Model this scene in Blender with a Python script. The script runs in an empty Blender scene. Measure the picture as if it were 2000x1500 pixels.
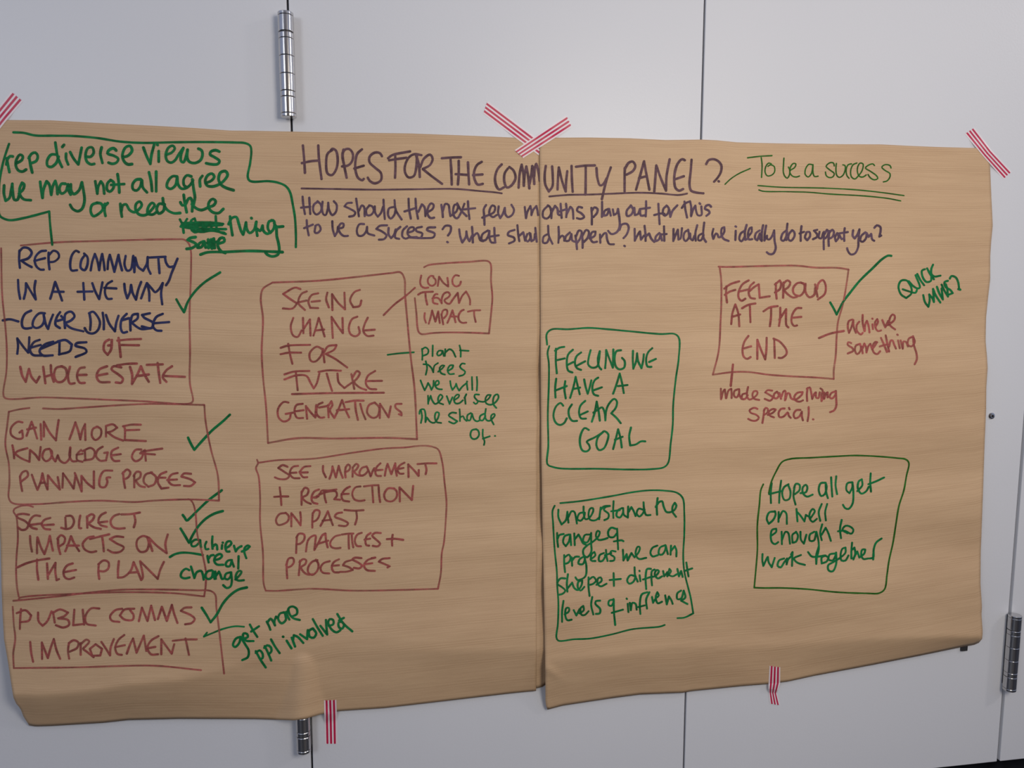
import bpy, bmesh, math
from mathutils import Vector, Matrix, noise

# ------------------------------------------------------------------ camera
scene = bpy.context.scene
COL = scene.collection
FPX = 1444.0                       # focal length for a 2000 px wide frame
YAW, PITCH = math.radians(8.8), math.radians(6.4)
FWD = Vector((math.sin(YAW)*math.cos(PITCH), math.cos(YAW)*math.cos(PITCH), -math.sin(PITCH)))
RIGHT = FWD.cross(Vector((0, 0, 1))).normalized()
UP = RIGHT.cross(FWD).normalized()
CAM = Vector((0, 0, 0.640)) - FWD*0.94

cam_data = bpy.data.cameras.new('camera')
cam_data.sensor_width = 36.0
cam_data.lens = FPX/2000.0*36.0
cam_data.clip_start = 0.01
cam = bpy.data.objects.new('camera', cam_data)
COL.objects.link(cam)
cam.matrix_world = Matrix.Translation(CAM) @ Matrix((RIGHT, UP, -FWD)).transposed().to_4x4()
scene.camera = cam

# ------------------------------------------------------------------ world, lamps, exposure
world = bpy.data.worlds.new('room_light')
scene.world = world
world.use_nodes = True
wb = world.node_tree.nodes['Background']
wb.inputs[0].default_value = (0.70, 0.80, 1.14, 1)
wb.inputs[1].default_value = 0.42

def area(name, loc, target, size, power, colour, size_y=None):
    l = bpy.data.lights.new(name, 'AREA')
    l.energy = power; l.color = colour; l.size = size
    if size_y:
        l.shape = 'RECTANGLE'; l.size_y = size_y
    o = bpy.data.objects.new(name, l)
    COL.objects.link(o)
    o.location = loc
    o.rotation_euler = (Vector(target) - Vector(loc)).to_track_quat('-Z', 'Y').to_euler()
    return o
# daylight from a window left of the camera, a lamp behind the camera, and a ceiling lamp right
area('window_daylight', (-1.6, -2.2, 1.35), (0.2, 0, 0.7), 0.55, 12, (0.90, 0.94, 1.0), 0.8)
area('lamp_behind_camera', (0.42, -1.18, 1.04), (0.2, 0, 0.68), 0.40, 8.9, (1.0, 0.92, 0.81), 0.42)  # unseen lamp behind the camera, placed for the brightness falloff over the doors
area('ceiling_lamp_right', (2.1, -1.0, 1.75), (0.7, 0, 0.5), 0.16, 5, (1.0, 0.93, 0.86))

scene.view_settings.view_transform = 'Standard'
scene.view_settings.look = 'None'
scene.view_settings.exposure = 0.0
scene.view_settings.gamma = 1.0
scene.view_settings.use_curve_mapping = False

# ------------------------------------------------------------------ helpers
def at(px, py, d=0.0):
    """the point seen at photograph pixel (px, py) that stands d in front of the door faces"""
    r = FWD + RIGHT*((px-1000.0)/FPX) - UP*((py-750.0)/FPX)
    t = (-d - CAM.y)/r.y
    return CAM + r*t

def lin(c):
    return tuple(((v/255.0)/12.92 if v/255.0 <= 0.04045 else ((v/255.0+0.055)/1.055)**2.4) for v in c)

def link(name, me, mat, parent=None, label=None, smooth=False):
    o = bpy.data.objects.new(name, me)
    COL.objects.link(o)
    if mat: me.materials.append(mat)
    if parent: o.parent = parent
    if label: o['label'] = label
    if smooth:
        for p in me.polygons: p.use_smooth = True
    return o

def tag(o, label, cat, group=None):
    o['label'] = label; o['category'] = cat
    if group: o['group'] = group
    return o

def box(name, lo, hi, mat, parent=None, bevel=0.0, segs=3):
    bm = bmesh.new()
    bmesh.ops.create_cube(bm, size=1)
    for v in bm.verts:
        v.co = Vector([lo[i] + (v.co[i]+0.5)*(hi[i]-lo[i]) for i in range(3)])
    if bevel:
        bmesh.ops.bevel(bm, geom=list(bm.edges), offset=bevel, segments=segs, profile=0.5, affect='EDGES')
    me = bpy.data.meshes.new(name); bm.to_mesh(me); bm.free()
    return link(name, me, mat, parent)

def lathe_mesh(name, prof, n=48):
    """closed revolve about Z of (r, z) points"""
    vs, fs = [], []
    for r, z in prof:
        for k in range(n):
            a = 2*math.pi*k/n
            vs.append((r*math.cos(a), r*math.sin(a), z))
    m = len(prof)
    for i in range(m-1):
        for k in range(n):
            a, b = i*n+k, i*n+(k+1) % n
            fs.append((a, b, b+n, a+n))
    fs.append(tuple(range(n-1, -1, -1)))
    fs.append(tuple(range((m-1)*n, m*n)))
    me = bpy.data.meshes.new(name); me.from_pydata(vs, [], fs)
    for p in me.polygons:
        p.use_smooth = len(p.vertices) == 4
    me.update()
    for e in me.edges:
        a, b = e.vertices
        if abs(me.vertices[a].co.z-me.vertices[b].co.z) < 1e-7: e.use_edge_sharp = True
    return me

def new_mat(name):
    m = bpy.data.materials.new(name); m.use_nodes = True
    nt = m.node_tree
    return m, nt, nt.nodes['Principled BSDF']

def math_node(nt, op, a, b=None, c=None):
    n = nt.nodes.new('ShaderNodeMath'); n.operation = op
    for i, v in enumerate((a, b, c)):
        if v is None: continue
        if isinstance(v, (int, float)): n.inputs[i].default_value = v
        else: nt.links.new(v, n.inputs[i])
    return n.outputs[0]

def noise_node(nt, vec, scale, detail=3, rough=0.5):
    n = nt.nodes.new('ShaderNodeTexNoise')
    n.inputs['Scale'].default_value = scale
    n.inputs['Detail'].default_value = detail
    n.inputs['Roughness'].default_value = rough
    if vec: nt.links.new(vec, n.inputs['Vector'])
    return n.outputs['Fac']

def mapping(nt, src, scale):
    n = nt.nodes.new('ShaderNodeMapping')
    n.inputs['Scale'].default_value = scale
    nt.links.new(src, n.inputs['Vector'])
    return n.outputs[0]

def ramp(nt, fac, stops):
    n = nt.nodes.new('ShaderNodeValToRGB')
    e = n.color_ramp.elements
    while len(e) < len(stops): e.new(0.5)
    for i, (p, c) in enumerate(stops):
        e[i].position = p; e[i].color = (*c, 1)
    nt.links.new(fac, n.inputs[0])
    return n.outputs[0]

# ------------------------------------------------------------------ materials
def mat_door():
    m, nt, b = new_mat('white_lacquer')
    tc = nt.nodes.new('ShaderNodeTexCoord').outputs['Object']
    f = noise_node(nt, tc, 2.2, 4)
    nt.links.new(ramp(nt, f, [(0.3, (0.635, 0.642, 0.672)), (0.7, (0.66, 0.664, 0.688))]), b.inputs['Base Color'])
    b.inputs['Roughness'].default_value = 0.38
    b.inputs['Specular IOR Level'].default_value = 0.35
    bp = nt.nodes.new('ShaderNodeBump'); bp.inputs['Strength'].default_value = 0.10
    bp.inputs['Distance'].default_value = 0.001
    nt.links.new(noise_node(nt, tc, 330, 2), bp.inputs['Height'])
    nt.links.new(bp.outputs[0], b.inputs['Normal'])
    return m

def mat_plain(name, col, rough=0.6, metal=0.0, scale=40, var=0.12):
    m, nt, b = new_mat(name)
    tc = nt.nodes.new('ShaderNodeTexCoord').outputs['Object']
    f = noise_node(nt, tc, scale, 4)
    nt.links.new(ramp(nt, f, [(0.3, tuple(c*(1-var) for c in col)), (0.7, tuple(min(1, c*(1+var)) for c in col))]), b.inputs['Base Color'])
    b.inputs['Roughness'].default_value = rough
    b.inputs['Metallic'].default_value = metal
    return m

def mat_steel():
    m, nt, b = new_mat('brushed_steel')
    tc = nt.nodes.new('ShaderNodeTexCoord').outputs['Object']
    f = noise_node(nt, mapping(nt, tc, (900, 900, 8)), 1.0, 3)
    nt.links.new(ramp(nt, f, [(0.3, (0.50, 0.49, 0.49)), (0.7, (0.66, 0.65, 0.65))]), b.inputs['Base Color'])
    b.inputs['Metallic'].default_value = 1.0
    b.inputs['Roughness'].default_value = 0.2
    return m

def mat_paper():
    m, nt, b = new_mat('brown_kraft_paper')
    uv = nt.nodes.new('ShaderNodeTexCoord').outputs['UV']       # metres along / down the sheet
    # rib lines: dense fine lines gathered in soft bands
    sep = nt.nodes.new('ShaderNodeSeparateXYZ'); nt.links.new(uv, sep.inputs[0])
    wob = noise_node(nt, mapping(nt, uv, (6, 30, 1)), 1.0, 2)
    v = math_node(nt, 'ADD', sep.outputs[1], math_node(nt, 'MULTIPLY', wob, 0.0005))
    sn = math_node(nt, 'SINE', math_node(nt, 'MULTIPLY', v, 2*math.pi/0.0031))
    lines = math_node(nt, 'POWER', math_node(nt, 'MULTIPLY_ADD', sn, 0.5, 0.5), 4.5)
    band = math_node(nt, 'SINE', math_node(nt, 'MULTIPLY', v, 2*math.pi/0.0275))
    band2 = noise_node(nt, mapping(nt, uv, (3.0, 60, 1)), 1.0, 3)
    mask = math_node(nt, 'MULTIPLY', math_node(nt, 'SMOOTH_MIN', math_node(nt, 'MAXIMUM', math_node(nt, 'ADD', band, 0.1), 0.0), 1.0, 0.2),
                     math_node(nt, 'MULTIPLY', band2, 1.5))
    ribs = math_node(nt, 'MULTIPLY', lines, mask)
    streak = noise_node(nt, mapping(nt, uv, (14, 420, 1)), 1.0, 4, 0.6)
    cloud = noise_node(nt, mapping(nt, uv, (5, 9, 1)), 1.0, 3)
    fibre = noise_node(nt, uv, 900, 2)
    val = math_node(nt, 'ADD', math_node(nt, 'MULTIPLY', streak, 0.45),
                    math_node(nt, 'ADD', math_node(nt, 'MULTIPLY', cloud, 0.35), math_node(nt, 'MULTIPLY', fibre, 0.2)))
    base = ramp(nt, val, [(0.32, PAPER_A), (0.68, PAPER_B)])
    mix = nt.nodes.new('ShaderNodeMixRGB'); mix.blend_type = 'MULTIPLY'
    nt.links.new(math_node(nt, 'MULTIPLY', ribs, 0.42), mix.inputs[0])
    nt.links.new(base, mix.inputs[1]); mix.inputs[2].default_value = (0.66, 0.60, 0.54, 1)
    nt.links.new(mix.outputs[0], b.inputs['Base Color'])
    b.inputs['Roughness'].default_value = 0.62
    b.inputs['Specular IOR Level'].default_value = 0.3
    bp = nt.nodes.new('ShaderNodeBump'); bp.inputs['Strength'].default_value = 0.35
    bp.inputs['Distance'].default_value = 0.0006
    wr = noise_node(nt, mapping(nt, uv, (22, 60, 1)), 1.0, 4, 0.6)
    hgt = math_node(nt, 'SUBTRACT', math_node(nt, 'ADD', math_node(nt, 'MULTIPLY', wr, 1.6), math_node(nt, 'MULTIPLY', streak, 0.2)),
                    math_node(nt, 'MULTIPLY', ribs, 0.22))
    vo = nt.nodes.new('ShaderNodeTexVoronoi'); vo.feature = 'F1'; vo.inputs['Scale'].default_value = 1.0
    nt.links.new(mapping(nt, uv, (8, 17, 1)), vo.inputs['Vector'])
    hgt = math_node(nt, 'ADD', hgt, math_node(nt, 'MULTIPLY', vo.outputs['Distance'], 1.5))
    nt.links.new(hgt, bp.inputs['Height'])
    nt.links.new(bp.outputs[0], b.inputs['Normal'])
    return m
PAPER_A = (0.490, 0.318, 0.184)
PAPER_B = (0.615, 0.422, 0.250)

def mat_ink(name, col, cover, dry):
    """marker ink soaked into the paper: dye over bare paper, thinner where the pen ran dry"""
    m, nt, b = new_mat(name)
    uv = nt.nodes.new('ShaderNodeTexCoord').outputs['Object']
    f = noise_node(nt, mapping(nt, uv, (220, 220, 700)), 1.0, 3, 0.6)
    f2 = noise_node(nt, mapping(nt, uv, (34, 34, 34)), 1.0, 2)
    fac = math_node(nt, 'ADD', cover, math_node(nt, 'MULTIPLY', math_node(nt, 'SUBTRACT', math_node(nt, 'ADD', f, f2), 1.0), dry))
    fac = math_node(nt, 'MINIMUM', math_node(nt, 'MAXIMUM', fac, 0.05), 0.97)
    vf = math_node(nt, 'ADD', math_node(nt, 'MULTIPLY', noise_node(nt, uv, 75, 2), 0.55), math_node(nt, 'MULTIPLY', f, 0.45))
    nt.links.new(ramp(nt, vf, [(0.36, tuple(c*0.72 for c in col)), (0.64, tuple(min(1, c*1.5+0.004) for c in col))]), b.inputs['Base Color'])
    b.inputs['Roughness'].default_value = 0.6
    b.inputs['Specular IOR Level'].default_value = 0.15
    tr = nt.nodes.new('ShaderNodeBsdfTransparent')
    mx = nt.nodes.new('ShaderNodeMixShader')
    nt.links.new(fac, mx.inputs[0]); nt.links.new(tr.outputs[0], mx.inputs[1]); nt.links.new(b.outputs[0], mx.inputs[2])
    nt.links.new(mx.outputs[0], nt.nodes['Material Output'].inputs['Surface'])
    return m

def mat_tape():
    m, nt, b = new_mat('striped_washi_tape')
    uv = nt.nodes.new('ShaderNodeTexCoord').outputs['UV']
    sep = nt.nodes.new('ShaderNodeSeparateXYZ'); nt.links.new(uv, sep.inputs[0])
    v = sep.outputs[1]
    tri = math_node(nt, 'ABSOLUTE', math_node(nt, 'SUBTRACT', math_node(nt, 'FRACT', math_node(nt, 'MULTIPLY', math_node(nt, 'SUBTRACT', v, 0.0575), 1/0.295)), 0.5))
    on = math_node(nt, 'LESS_THAN', tri, 0.275)
    inside = math_node(nt, 'LESS_THAN', math_node(nt, 'ABSOLUTE', math_node(nt, 'SUBTRACT', v, 0.5)), 0.43)
    red = math_node(nt, 'MULTIPLY', on, inside)
    mix = nt.nodes.new('ShaderNodeMixRGB')
    nt.links.new(red, mix.inputs[0]); mix.inputs[1].default_value = (0.93, 0.82, 0.84, 1); mix.inputs[2].default_value = (0.50, 0.008, 0.060, 1)
    nt.links.new(mix.outputs[0], b.inputs['Base Color'])
    b.inputs['Roughness'].default_value = 0.45
    tr = nt.nodes.new('ShaderNodeBsdfTransparent')
    mx = nt.nodes.new('ShaderNodeMixShader')
    nt.links.new(math_node(nt, 'MULTIPLY_ADD', red, 0.23, 0.75), mx.inputs[0])
    nt.links.new(tr.outputs[0], mx.inputs[1]); nt.links.new(b.outputs[0], mx.inputs[2])
    nt.links.new(mx.outputs[0], nt.nodes['Material Output'].inputs['Surface'])
    return m

DOOR = mat_door()
STEEL = mat_steel()
DARK = mat_plain('black_gap', (0.012, 0.012, 0.016), 0.8)
FLOOR = mat_plain('dark_floor', (0.018, 0.019, 0.026), 0.55, scale=60, var=0.4)
WOOD = mat_plain('warm_wall', (0.42, 0.29, 0.18), 0.7, scale=3)
PAPER = mat_paper()
TAPE = mat_tape()
INK = {
    'G': mat_ink('dark_green_ink', (0.0015, 0.128, 0.034), 0.95, 0.45),
    'O': mat_ink('olive_green_ink', (0.018, 0.100, 0.009), 0.95, 0.2),
    'T': mat_ink('brown_violet_ink', (0.100, 0.050, 0.062), 0.96, 0.2),
    'P': mat_ink('plum_ink', (0.092, 0.052, 0.080), 0.95, 0.25),
    'B': mat_ink('navy_ink', (0.018, 0.022, 0.080), 0.92, 0.5),
    'R': mat_ink('dull_red_ink', (0.285, 0.066, 0.058), 0.84, 0.75),
    'r': mat_ink('faded_red_ink', (0.310, 0.080, 0.068), 0.72, 0.9),
}

# ------------------------------------------------------------------ setting: floor, walls, doors
fl = box('floor', (-3.2, -4.0, -0.02), (3.2, 0.30, 0.0), FLOOR); fl['kind'] = 'structure'
wb_ = box('seam_backing', (-3.2, 0.10, 0.0), (3.2, 0.14, 2.5), DARK); wb_['kind'] = 'structure'  # black backing added so the gaps between the doors look dark
wf = box('wall_front', (-3.2, -4.04, 0.0), (3.2, -4.0, 2.6), WOOD); wf['kind'] = 'structure'

X1 = at(566, 150).x; X2 = at(1373, 150).x; X3 = at(1972.5, 1170).x
Z0 = at(1945, 1488).z
print('seams', X1, X2, X3, 'bottom', Z0)
W1 = X2 - X1
ZT = 2.05
G = 0.0012
doors = []
for i, (a, b, yo) in enumerate([(X1-W1, X1, 0), (X1, X2, 0), (X2, X3, 0), (X3+0.0038, X3+W1, 0)]):
    d = box('door_%d' % (i+1), (a+G, yo, Z0), (b-G*(1 if i != 2 else 0.2), yo+0.035, ZT), DOOR, bevel=0.0012)
    d['kind'] = 'structure'
    doors.append(d)

wl = box('wall_left', (-3.2, 0.0, 0.0), (X1-W1-0.002, 0.10, 2.5), DOOR); wl['kind'] = 'structure'
wr = box('wall_right', (X3+W1+0.002, 0.0, 0.0), (3.2, 0.10, 2.5), DOOR); wr['kind'] = 'structure'

# cylinder lock in door 3
lk = at(1936, 812)
def ring_part(name, r, y0, y1, mat, parent, c):
    me = lathe_mesh(name, [(r, 0), (r, (y1-y0)*0.45), (r*0.9, (y1-y0)*0.8), (r*0.6, y1-y0)], 32)
    o = link(name, me, mat, parent)
    o.location = (c.x, -y0, c.z); o.rotation_euler = (math.pi/2, 0, 0)
    return o
lock = ring_part('lock', 0.0047, 0.0, 0.0022, STEEL, doors[2], lk); lock['label'] = 'small round steel lock'
core = link('lock_core', lathe_mesh('lock_core', [(0.0019, 0), (0.0017, 0.0006)], 24), mat_plain('dark_brass', (0.10, 0.08, 0.06), 0.4, 0.8), lock)
core.location = (0.0003, -0.0002, 0.0021)
slot = box('keyhole', (-0.0004, -0.0018, 0.0028), (0.0010, 0.0010, 0.0031), DARK, lock)

# hinges: leaf and pin as the part, knuckles, rings and caps as its sub-parts
SEG = [('end_cap', 0.0, 0.030, 1.0), ('knuckle', 0.033, 0.186, 1.0), ('bearing_ring', 0.197, 0.250, 0.985), ('knuckle', 0.254, 0.414, 1.0),
       ('knuckle', 0.418, 0.586, 1.0), ('knuckle', 0.590, 0.750, 1.0), ('bearing_ring', 0.755, 0.806, 0.985), ('knuckle', 0.812, 0.964, 1.0), ('end_cap', 0.968, 1.0, 1.0)]
HR = 0.0088
def hinge(xs, xk, ztop, zbot, parent):
    L = ztop - zbot
    bm = bmesh.new()
    def bbox(lo, hi):
        r = bmesh.ops.create_cube(bm, size=1)
        for v in r['verts']:
            v.co = Vector([lo[i] + (v.co[i]+0.5)*(hi[i]-lo[i]) for i in range(3)])
    bbox((xs-0.0011, -0.0075, zbot+0.004), (xs+0.0011, 0.028, ztop-0.004))
    bbox((min(xs, xk)-0.0030, -0.0080, zbot+0.006), (xs+0.0008, -0.0003, ztop-0.003))
    r = bmesh.ops.create_cone(bm, segments=24, radius1=HR*0.86, radius2=HR*0.86, depth=L*0.98, cap_ends=True)
    for v in r['verts']: v.co += Vector((xk, -0.0100, (ztop+zbot)/2))
    me = bpy.data.meshes.new('hinge'); bm.to_mesh(me); bm.free()
    h = link('hinge', me, mat_plain('shaded_steel', (0.10, 0.095, 0.095), 0.35, 0.9), parent, 'brushed steel hinge')  # shade on leaf and pin is put into a darker steel colour
    for nm, a, b, k in SEG:
        hh = (b-a)*L; c = min(0.0005, hh*0.2)
        s = link(nm, lathe_mesh(nm, [(HR*k-c*0.7, 0), (HR*k, c), (HR*k, hh-c), (HR*k-c*0.7, hh)]), STEEL, h)
        s.location = (xk, -0.0100, ztop - b*L)
    return h
def hinge_at(pt, pb, xs, parent, length=None):
    t = at(pt[0], pt[1], 0.010) if pt else None
    b = at(pb[0], pb[1], 0.010)
    if t is None: t = b + Vector((0, 0, length))
    print('hinge', t, b, t.z-b.z)
    return hinge(xs, (t.x+b.x)/2, t.z, b.z, parent), t.z-b.z
h1, HL = hinge_at((557.6, 25), (564.0, 229.5), X1, doors[1])
hinge_at(None, (593.8, 1467), X1, doors[1], HL)
hinge_at((1982.0, 1201), (1972.0, 1347), X3, doors[2])

# ------------------------------------------------------------------ paper sheets
def interp(pts, x):
    if x <= pts[0][0]: return pts[0][1]
    for (a, ya), (b, yb) in zip(pts, pts[1:]):
        if x <= b:
            t = (x-a)/(b-a) if b > a else 0
            return ya + (yb-ya)*t
    return pts[-1][1]
def sstep(a, b, x):
    t = max(0.0, min(1.0, (x-a)/(b-a))); return t*t*(3-2*t)
def gauss(x, c, s): return math.exp(-((x-c)/s)**2)

TOP = [(-20, 234), (100, 235), (190, 240), (300, 245.5), (380, 250), (450, 255), (500, 255.5), (620, 258), (800, 260.5), (930, 265.5),
       (1010, 269), (1060, 269), (1150, 268.5), (1230, 270), (1300, 273.5), (1370, 272.5), (1400, 274), (1440, 278), (1520, 280), (1620, 281.5), (1720, 282), (1780, 285), (1830, 287), (1940, 290)]
BOT_L = [(-20, 1415), (57, 1417), (70, 1419), (100, 1418), (200, 1412), (250, 1406.5), (350, 1404), (500, 1404.5), (575, 1407), (600, 1403), (625, 1395.5),
         (660, 1389), (750, 1383), (850, 1371.5), (1000, 1354), (1047, 1349.5), (1072, 1348)]
BOT_R = [(1050, 1388), (1070, 1386), (1100, 1378), (1200, 1363), (1250, 1356.5), (1320, 1353.5), (1335, 1353), (1350, 1350), (1450, 1340), (1500, 1336), (1540, 1331),
         (1590, 1320), (1700, 1299.5), (1800, 1280), (1880, 1263.5), (1905, 1259), (1915, 1254), (1940, 1246)]
LEFT_L = [(234, -13), (500, -15), (800, -11), (1000, -3), (1060, 1), (1150, 3), (1200, 5), (1250, 8), (1290, 15), (1330, 21), (1362, 26), (1375, 32), (1384, 40), (1400, 46), (1417, 57)]
RIGHT_L = [(270, 1053), (600, 1051.5), (900, 1049.5), (1150, 1048), (1350, 1047)]
BACK_L = [(270, 1066), (700, 1067), (1100, 1070), (1350, 1071)]
BOT_B = [(1044, 1345), (1052, 1343.5), (1059, 1341.5), (1064, 1338), (1067, 1333), (1073, 1325)]
LEFT_R = [(269, 1053.5), (400, 1055), (700, 1056), (900, 1057.5), (1050, 1060), (1200, 1063.5), (1290, 1065), (1370, 1065.5), (1380, 1067), (1388, 1070)]
RIGHT_R = [(290, 1932), (330, 1934), (380, 1936), (440, 1939), (470, 1936), (500, 1934), (545, 1934), (580, 1930), (620, 1926), (665, 1925), (700, 1928), (720, 1929), (755, 1926.5), (800, 1926),
           (870, 1923), (960, 1920), (1080, 1915.5), (1140, 1915), (1185, 1918), (1200, 1917), (1235, 1919.5), (1250, 1918), (1260, 1908)]
FOLD_L = [(270, 1053), (600, 1051.5), (900, 1049.5), (1150, 1048), (1350, 1047)]          # where the left sheet turns back

def bands(px, py, seed):
    """soft horizontal sag waves of hanging paper"""
    q = noise.noise(Vector((px*0.0013+seed, (py+0.02*px)*0.0125, seed*1.7)))
    q2 = noise.noise(Vector((px*0.006+seed*3, py*0.022, 4.2+seed)))
    return 0.0044*q + 0.0010*q2

def depth_left(px, py):
    yt, yb = interp(TOP, px), interp(BOT_L, px)
    s = (py-yt)/(yb-yt)
    ridge = interp([(0, 0.950), (150, 0.947), (350, 0.935), (500, 0.90), (645, 0.90), (800, 0.905), (1050, 0.925)], px)
    amp = 0.019*(1-0.35*gauss(px, 645, 130)) * interp([(0, 1.35), (250, 1.5), (450, 1.2), (1050, 1.1)], px)
    if s < ridge: d = 0.0012 + amp*max(0, s/ridge)**1.7
    else:
        t = min(1.0, (s-ridge)/(1-ridge))
        d = 0.0012 + amp*(1 - 0.84*(t**interp([(0, 0.95), (300, 1.05), (600, 1.25)], px)))
    d += bands(px, py, 1.3)*sstep(0.10, 0.40, s)
    if py > 1200 and 520 < px < 680:
        d = max(d, 0.0203*gauss(px, 590, 46)*sstep(1215, 1300, py) if py < 1300 else 0.0203*gauss(px, 590, 46))
    # creases
    c1 = 1153 - 0.085*px
    d += 0.0011*max(0, 1-abs(py-c1)/26)*sstep(460, 150, px)
    c2 = 867 - 0.07*px
    d += 0.0007*max(0, 1-abs(py-c2)/22)*sstep(330, 60, px)
    return max(d, 0.0006)

def depth_right(px, py):
    yt, yb = interp(TOP, px), interp(BOT_R, px)
    s = (py-yt)/(yb-yt)
    yr = interp([(1060, 1291), (1200, 1279), (1320, 1262), (1500, 1262), (1700, 1247), (1850, 1243), (1930, 1246)], px)
    ridge = min(0.99, (yr-yt)/(yb-yt))
    amp = 0.023*(1-0.45*gauss(px, 1512, 110))*interp([(1500, 1.0), (1930, 0.72)], px)
    if s < ridge: d = 0.0022 + amp*max(0, s/ridge)**1.6
    else:
        t = min(1.0, (s-ridge)/(1-ridge))
        d = 0.0022 + amp*(1 - 0.82*(t**1.2))
    d += bands(px, py, 7.9)*sstep(0.06, 0.35, s)
    d += 0.0018*(gauss(py, 435, 60) + 0.8*gauss(py, 725, 40) - 0.8*gauss(py, 640, 50))*sstep(1650, 1930, px)
    # little buckle at the lower left corner
    u = (px-1075) ; v = (py-1310)
    along = (u*0.80+v*0.60); across = (-u*0.60+v*0.80)
    d += 0.0022*gauss(across, 0, 7)*gauss(along, 0, 24)
    return max(d, 0.0016)

def depth_back(px, py):
    f = px - interp(FOLD_L, py)
    d = depth_left(min(px, interp(FOLD_L, py)), min(py, 1344))
    return max(0.0004, d - min(0.0045, d*0.6)*min(1.0, (max(f, -1)+2)/16.0) - 0.0003)

def sheet(name, top, bot, left, right, dfun, nu, nv):
    me = bpy.data.meshes.new(name)
    yt0, yb0 = left[0][0], left[-1][0]
    yt1, yb1 = right[0][0], right[-1][0]
    vs, uvs, fs = [], [], []
    for j in range(nv+1):
        v = j/nv
        for i in range(nu+1):
            u = i/nu
            xl = interp(left, yt0+(yb0-yt0)*v); xr = interp(right, yt1+(yb1-yt1)*v)
            x = xl + (xr-xl)*u
            y = interp(top, x); y = y + (interp(bot, x)-y)*v
            # side edges follow the sides at their own height
            for _ in range(2):
                xl = interp(left, min(max(y, yt0), yb0)); xr = interp(right, min(max(y, yt1), yb1))
                x = xl + (xr-xl)*u
                y = interp(top, x); y = y + (interp(bot, x)-y)*v
            vs.append(at(x, y, dfun(x, y)))
            uvs.append((u*0.72*(nu/nv), v*0.74))
    for j in range(nv):
        for i in range(nu):
            a = j*(nu+1)+i
            fs.append((a, a+nu+1, a+nu+2, a+1))
    me.from_pydata([tuple(p) for p in vs], [], fs)
    uvl = me.uv_layers.new(name='UVMap')
    for lp in me.loops: uvl.data[lp.index].uv = uvs[lp.vertex_index]
    me.update()
    o = link(name, me, PAPER, smooth=True)
    md = o.modifiers.new('thickness', 'SOLIDIFY'); md.thickness = 0.00018; md.offset = 1.0 if False else -1.0
    return o

SH_L = tag(sheet('paper_sheet', TOP, BOT_L, LEFT_L, RIGHT_L, depth_left, 190, 200),
           'left brown kraft paper sheet, covered in boxed red notes with green ticks', 'paper', 'brown paper sheets taped to the doors')
FB = sheet('folded_edge', TOP, BOT_B, [(a, b-1.0) for a, b in FOLD_L], BACK_L, depth_back, 8, 150)
FB.parent = SH_L
SH_R = tag(sheet('paper_sheet', TOP, BOT_R, LEFT_R, RIGHT_R, depth_right, 160, 190),
           'right brown kraft paper sheet with wavy right edge and green clear goal note', 'paper', 'brown paper sheets taped to the doors')

# ------------------------------------------------------------------ marker strokes
def parse(txt):
    items = []; cur = None; tr = (0, 0, 1)
    for ln in txt.strip().split('\n'):
        ln = ln.strip()
        if not ln: continue
        if ln[0] == '#':
            p = ln[1:].strip().split(' ', 4)
            cur = dict(name=p[0], sheet=p[1], ink=p[2], w=float(p[3])*(0.87 if p[2] in 'PR' or float(p[3]) < 5 else 0.94), label=p[4], st=[])
            items.append(cur)
        elif ln[0] == '@':
            a = ln[1:].split(); tr = (float(a[0]), float(a[1]), float(a[2]))
        else:
            cur['st'].append([(tr[0]+float(q.split(',')[0])/tr[2], tr[1]+float(q.split(',')[1])/tr[2]) for q in ln.split()])
    return items

def split_corners(p):
    out = [[p[0]]]
    for i in range(1, len(p)):
        out[-1].append(p[i])
        if i < len(p)-1:
            a = math.atan2(p[i][1]-p[i-1][1], p[i][0]-p[i-1][0]); b = math.atan2(p[i+1][1]-p[i][1], p[i+1][0]-p[i][0])
            da = abs((b-a+math.pi) % (2*math.pi) - math.pi)
            lim = 68 if min(math.dist(p[i-1], p[i]), math.dist(p[i], p[i+1])) > 11 else 102
            if da > math.radians(lim): out.append([p[i]])
    return out

def smooth_line(p, step=2.6):
    if len(p) == 2:
        n = max(1, int(math.dist(p[0], p[1])/8))
        return [(p[0][0]+(p[1][0]-p[0][0])*k/n, p[0][1]+(p[1][1]-p[0][1])*k/n) for k in range(n+1)]
    out = []
    for i in range(len(p)-1):
        p1, p2 = p[i], p[i+1]
        p0 = p[i-1] if i else (2*p1[0]-p2[0], 2*p1[1]-p2[1])
        p3 = p[i+2] if i+2 < len(p) else (2*p2[0]-p1[0], 2*p2[1]-p1[1])
        d0 = max(1e-3, math.dist(p0, p1))**0.5; d1 = max(1e-3, math.dist(p1, p2))**0.5; d2 = max(1e-3, math.dist(p2, p3))**0.5
        m1 = [(p2[k]-p1[k]) + d1*((p1[k]-p0[k])/d0 - (p2[k]-p0[k])/(d0+d1)) for k in (0, 1)]
        m2 = [(p2[k]-p1[k]) + d1*((p3[k]-p2[k])/d2 - (p3[k]-p1[k])/(d1+d2)) for k in (0, 1)]
        n = max(2, min(24, int(math.dist(p1, p2)/step)))
        for s in range(n):
            t = s/n; t2 = t*t; t3 = t2*t
            out.append(tuple((2*t3-3*t2+1)*p1[k] + (t3-2*t2+t)*m1[k] + (-2*t3+3*t2)*p2[k] + (t3-t2)*m2[k] for k in (0, 1)))
    out.append(p[-1])
    return out

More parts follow.
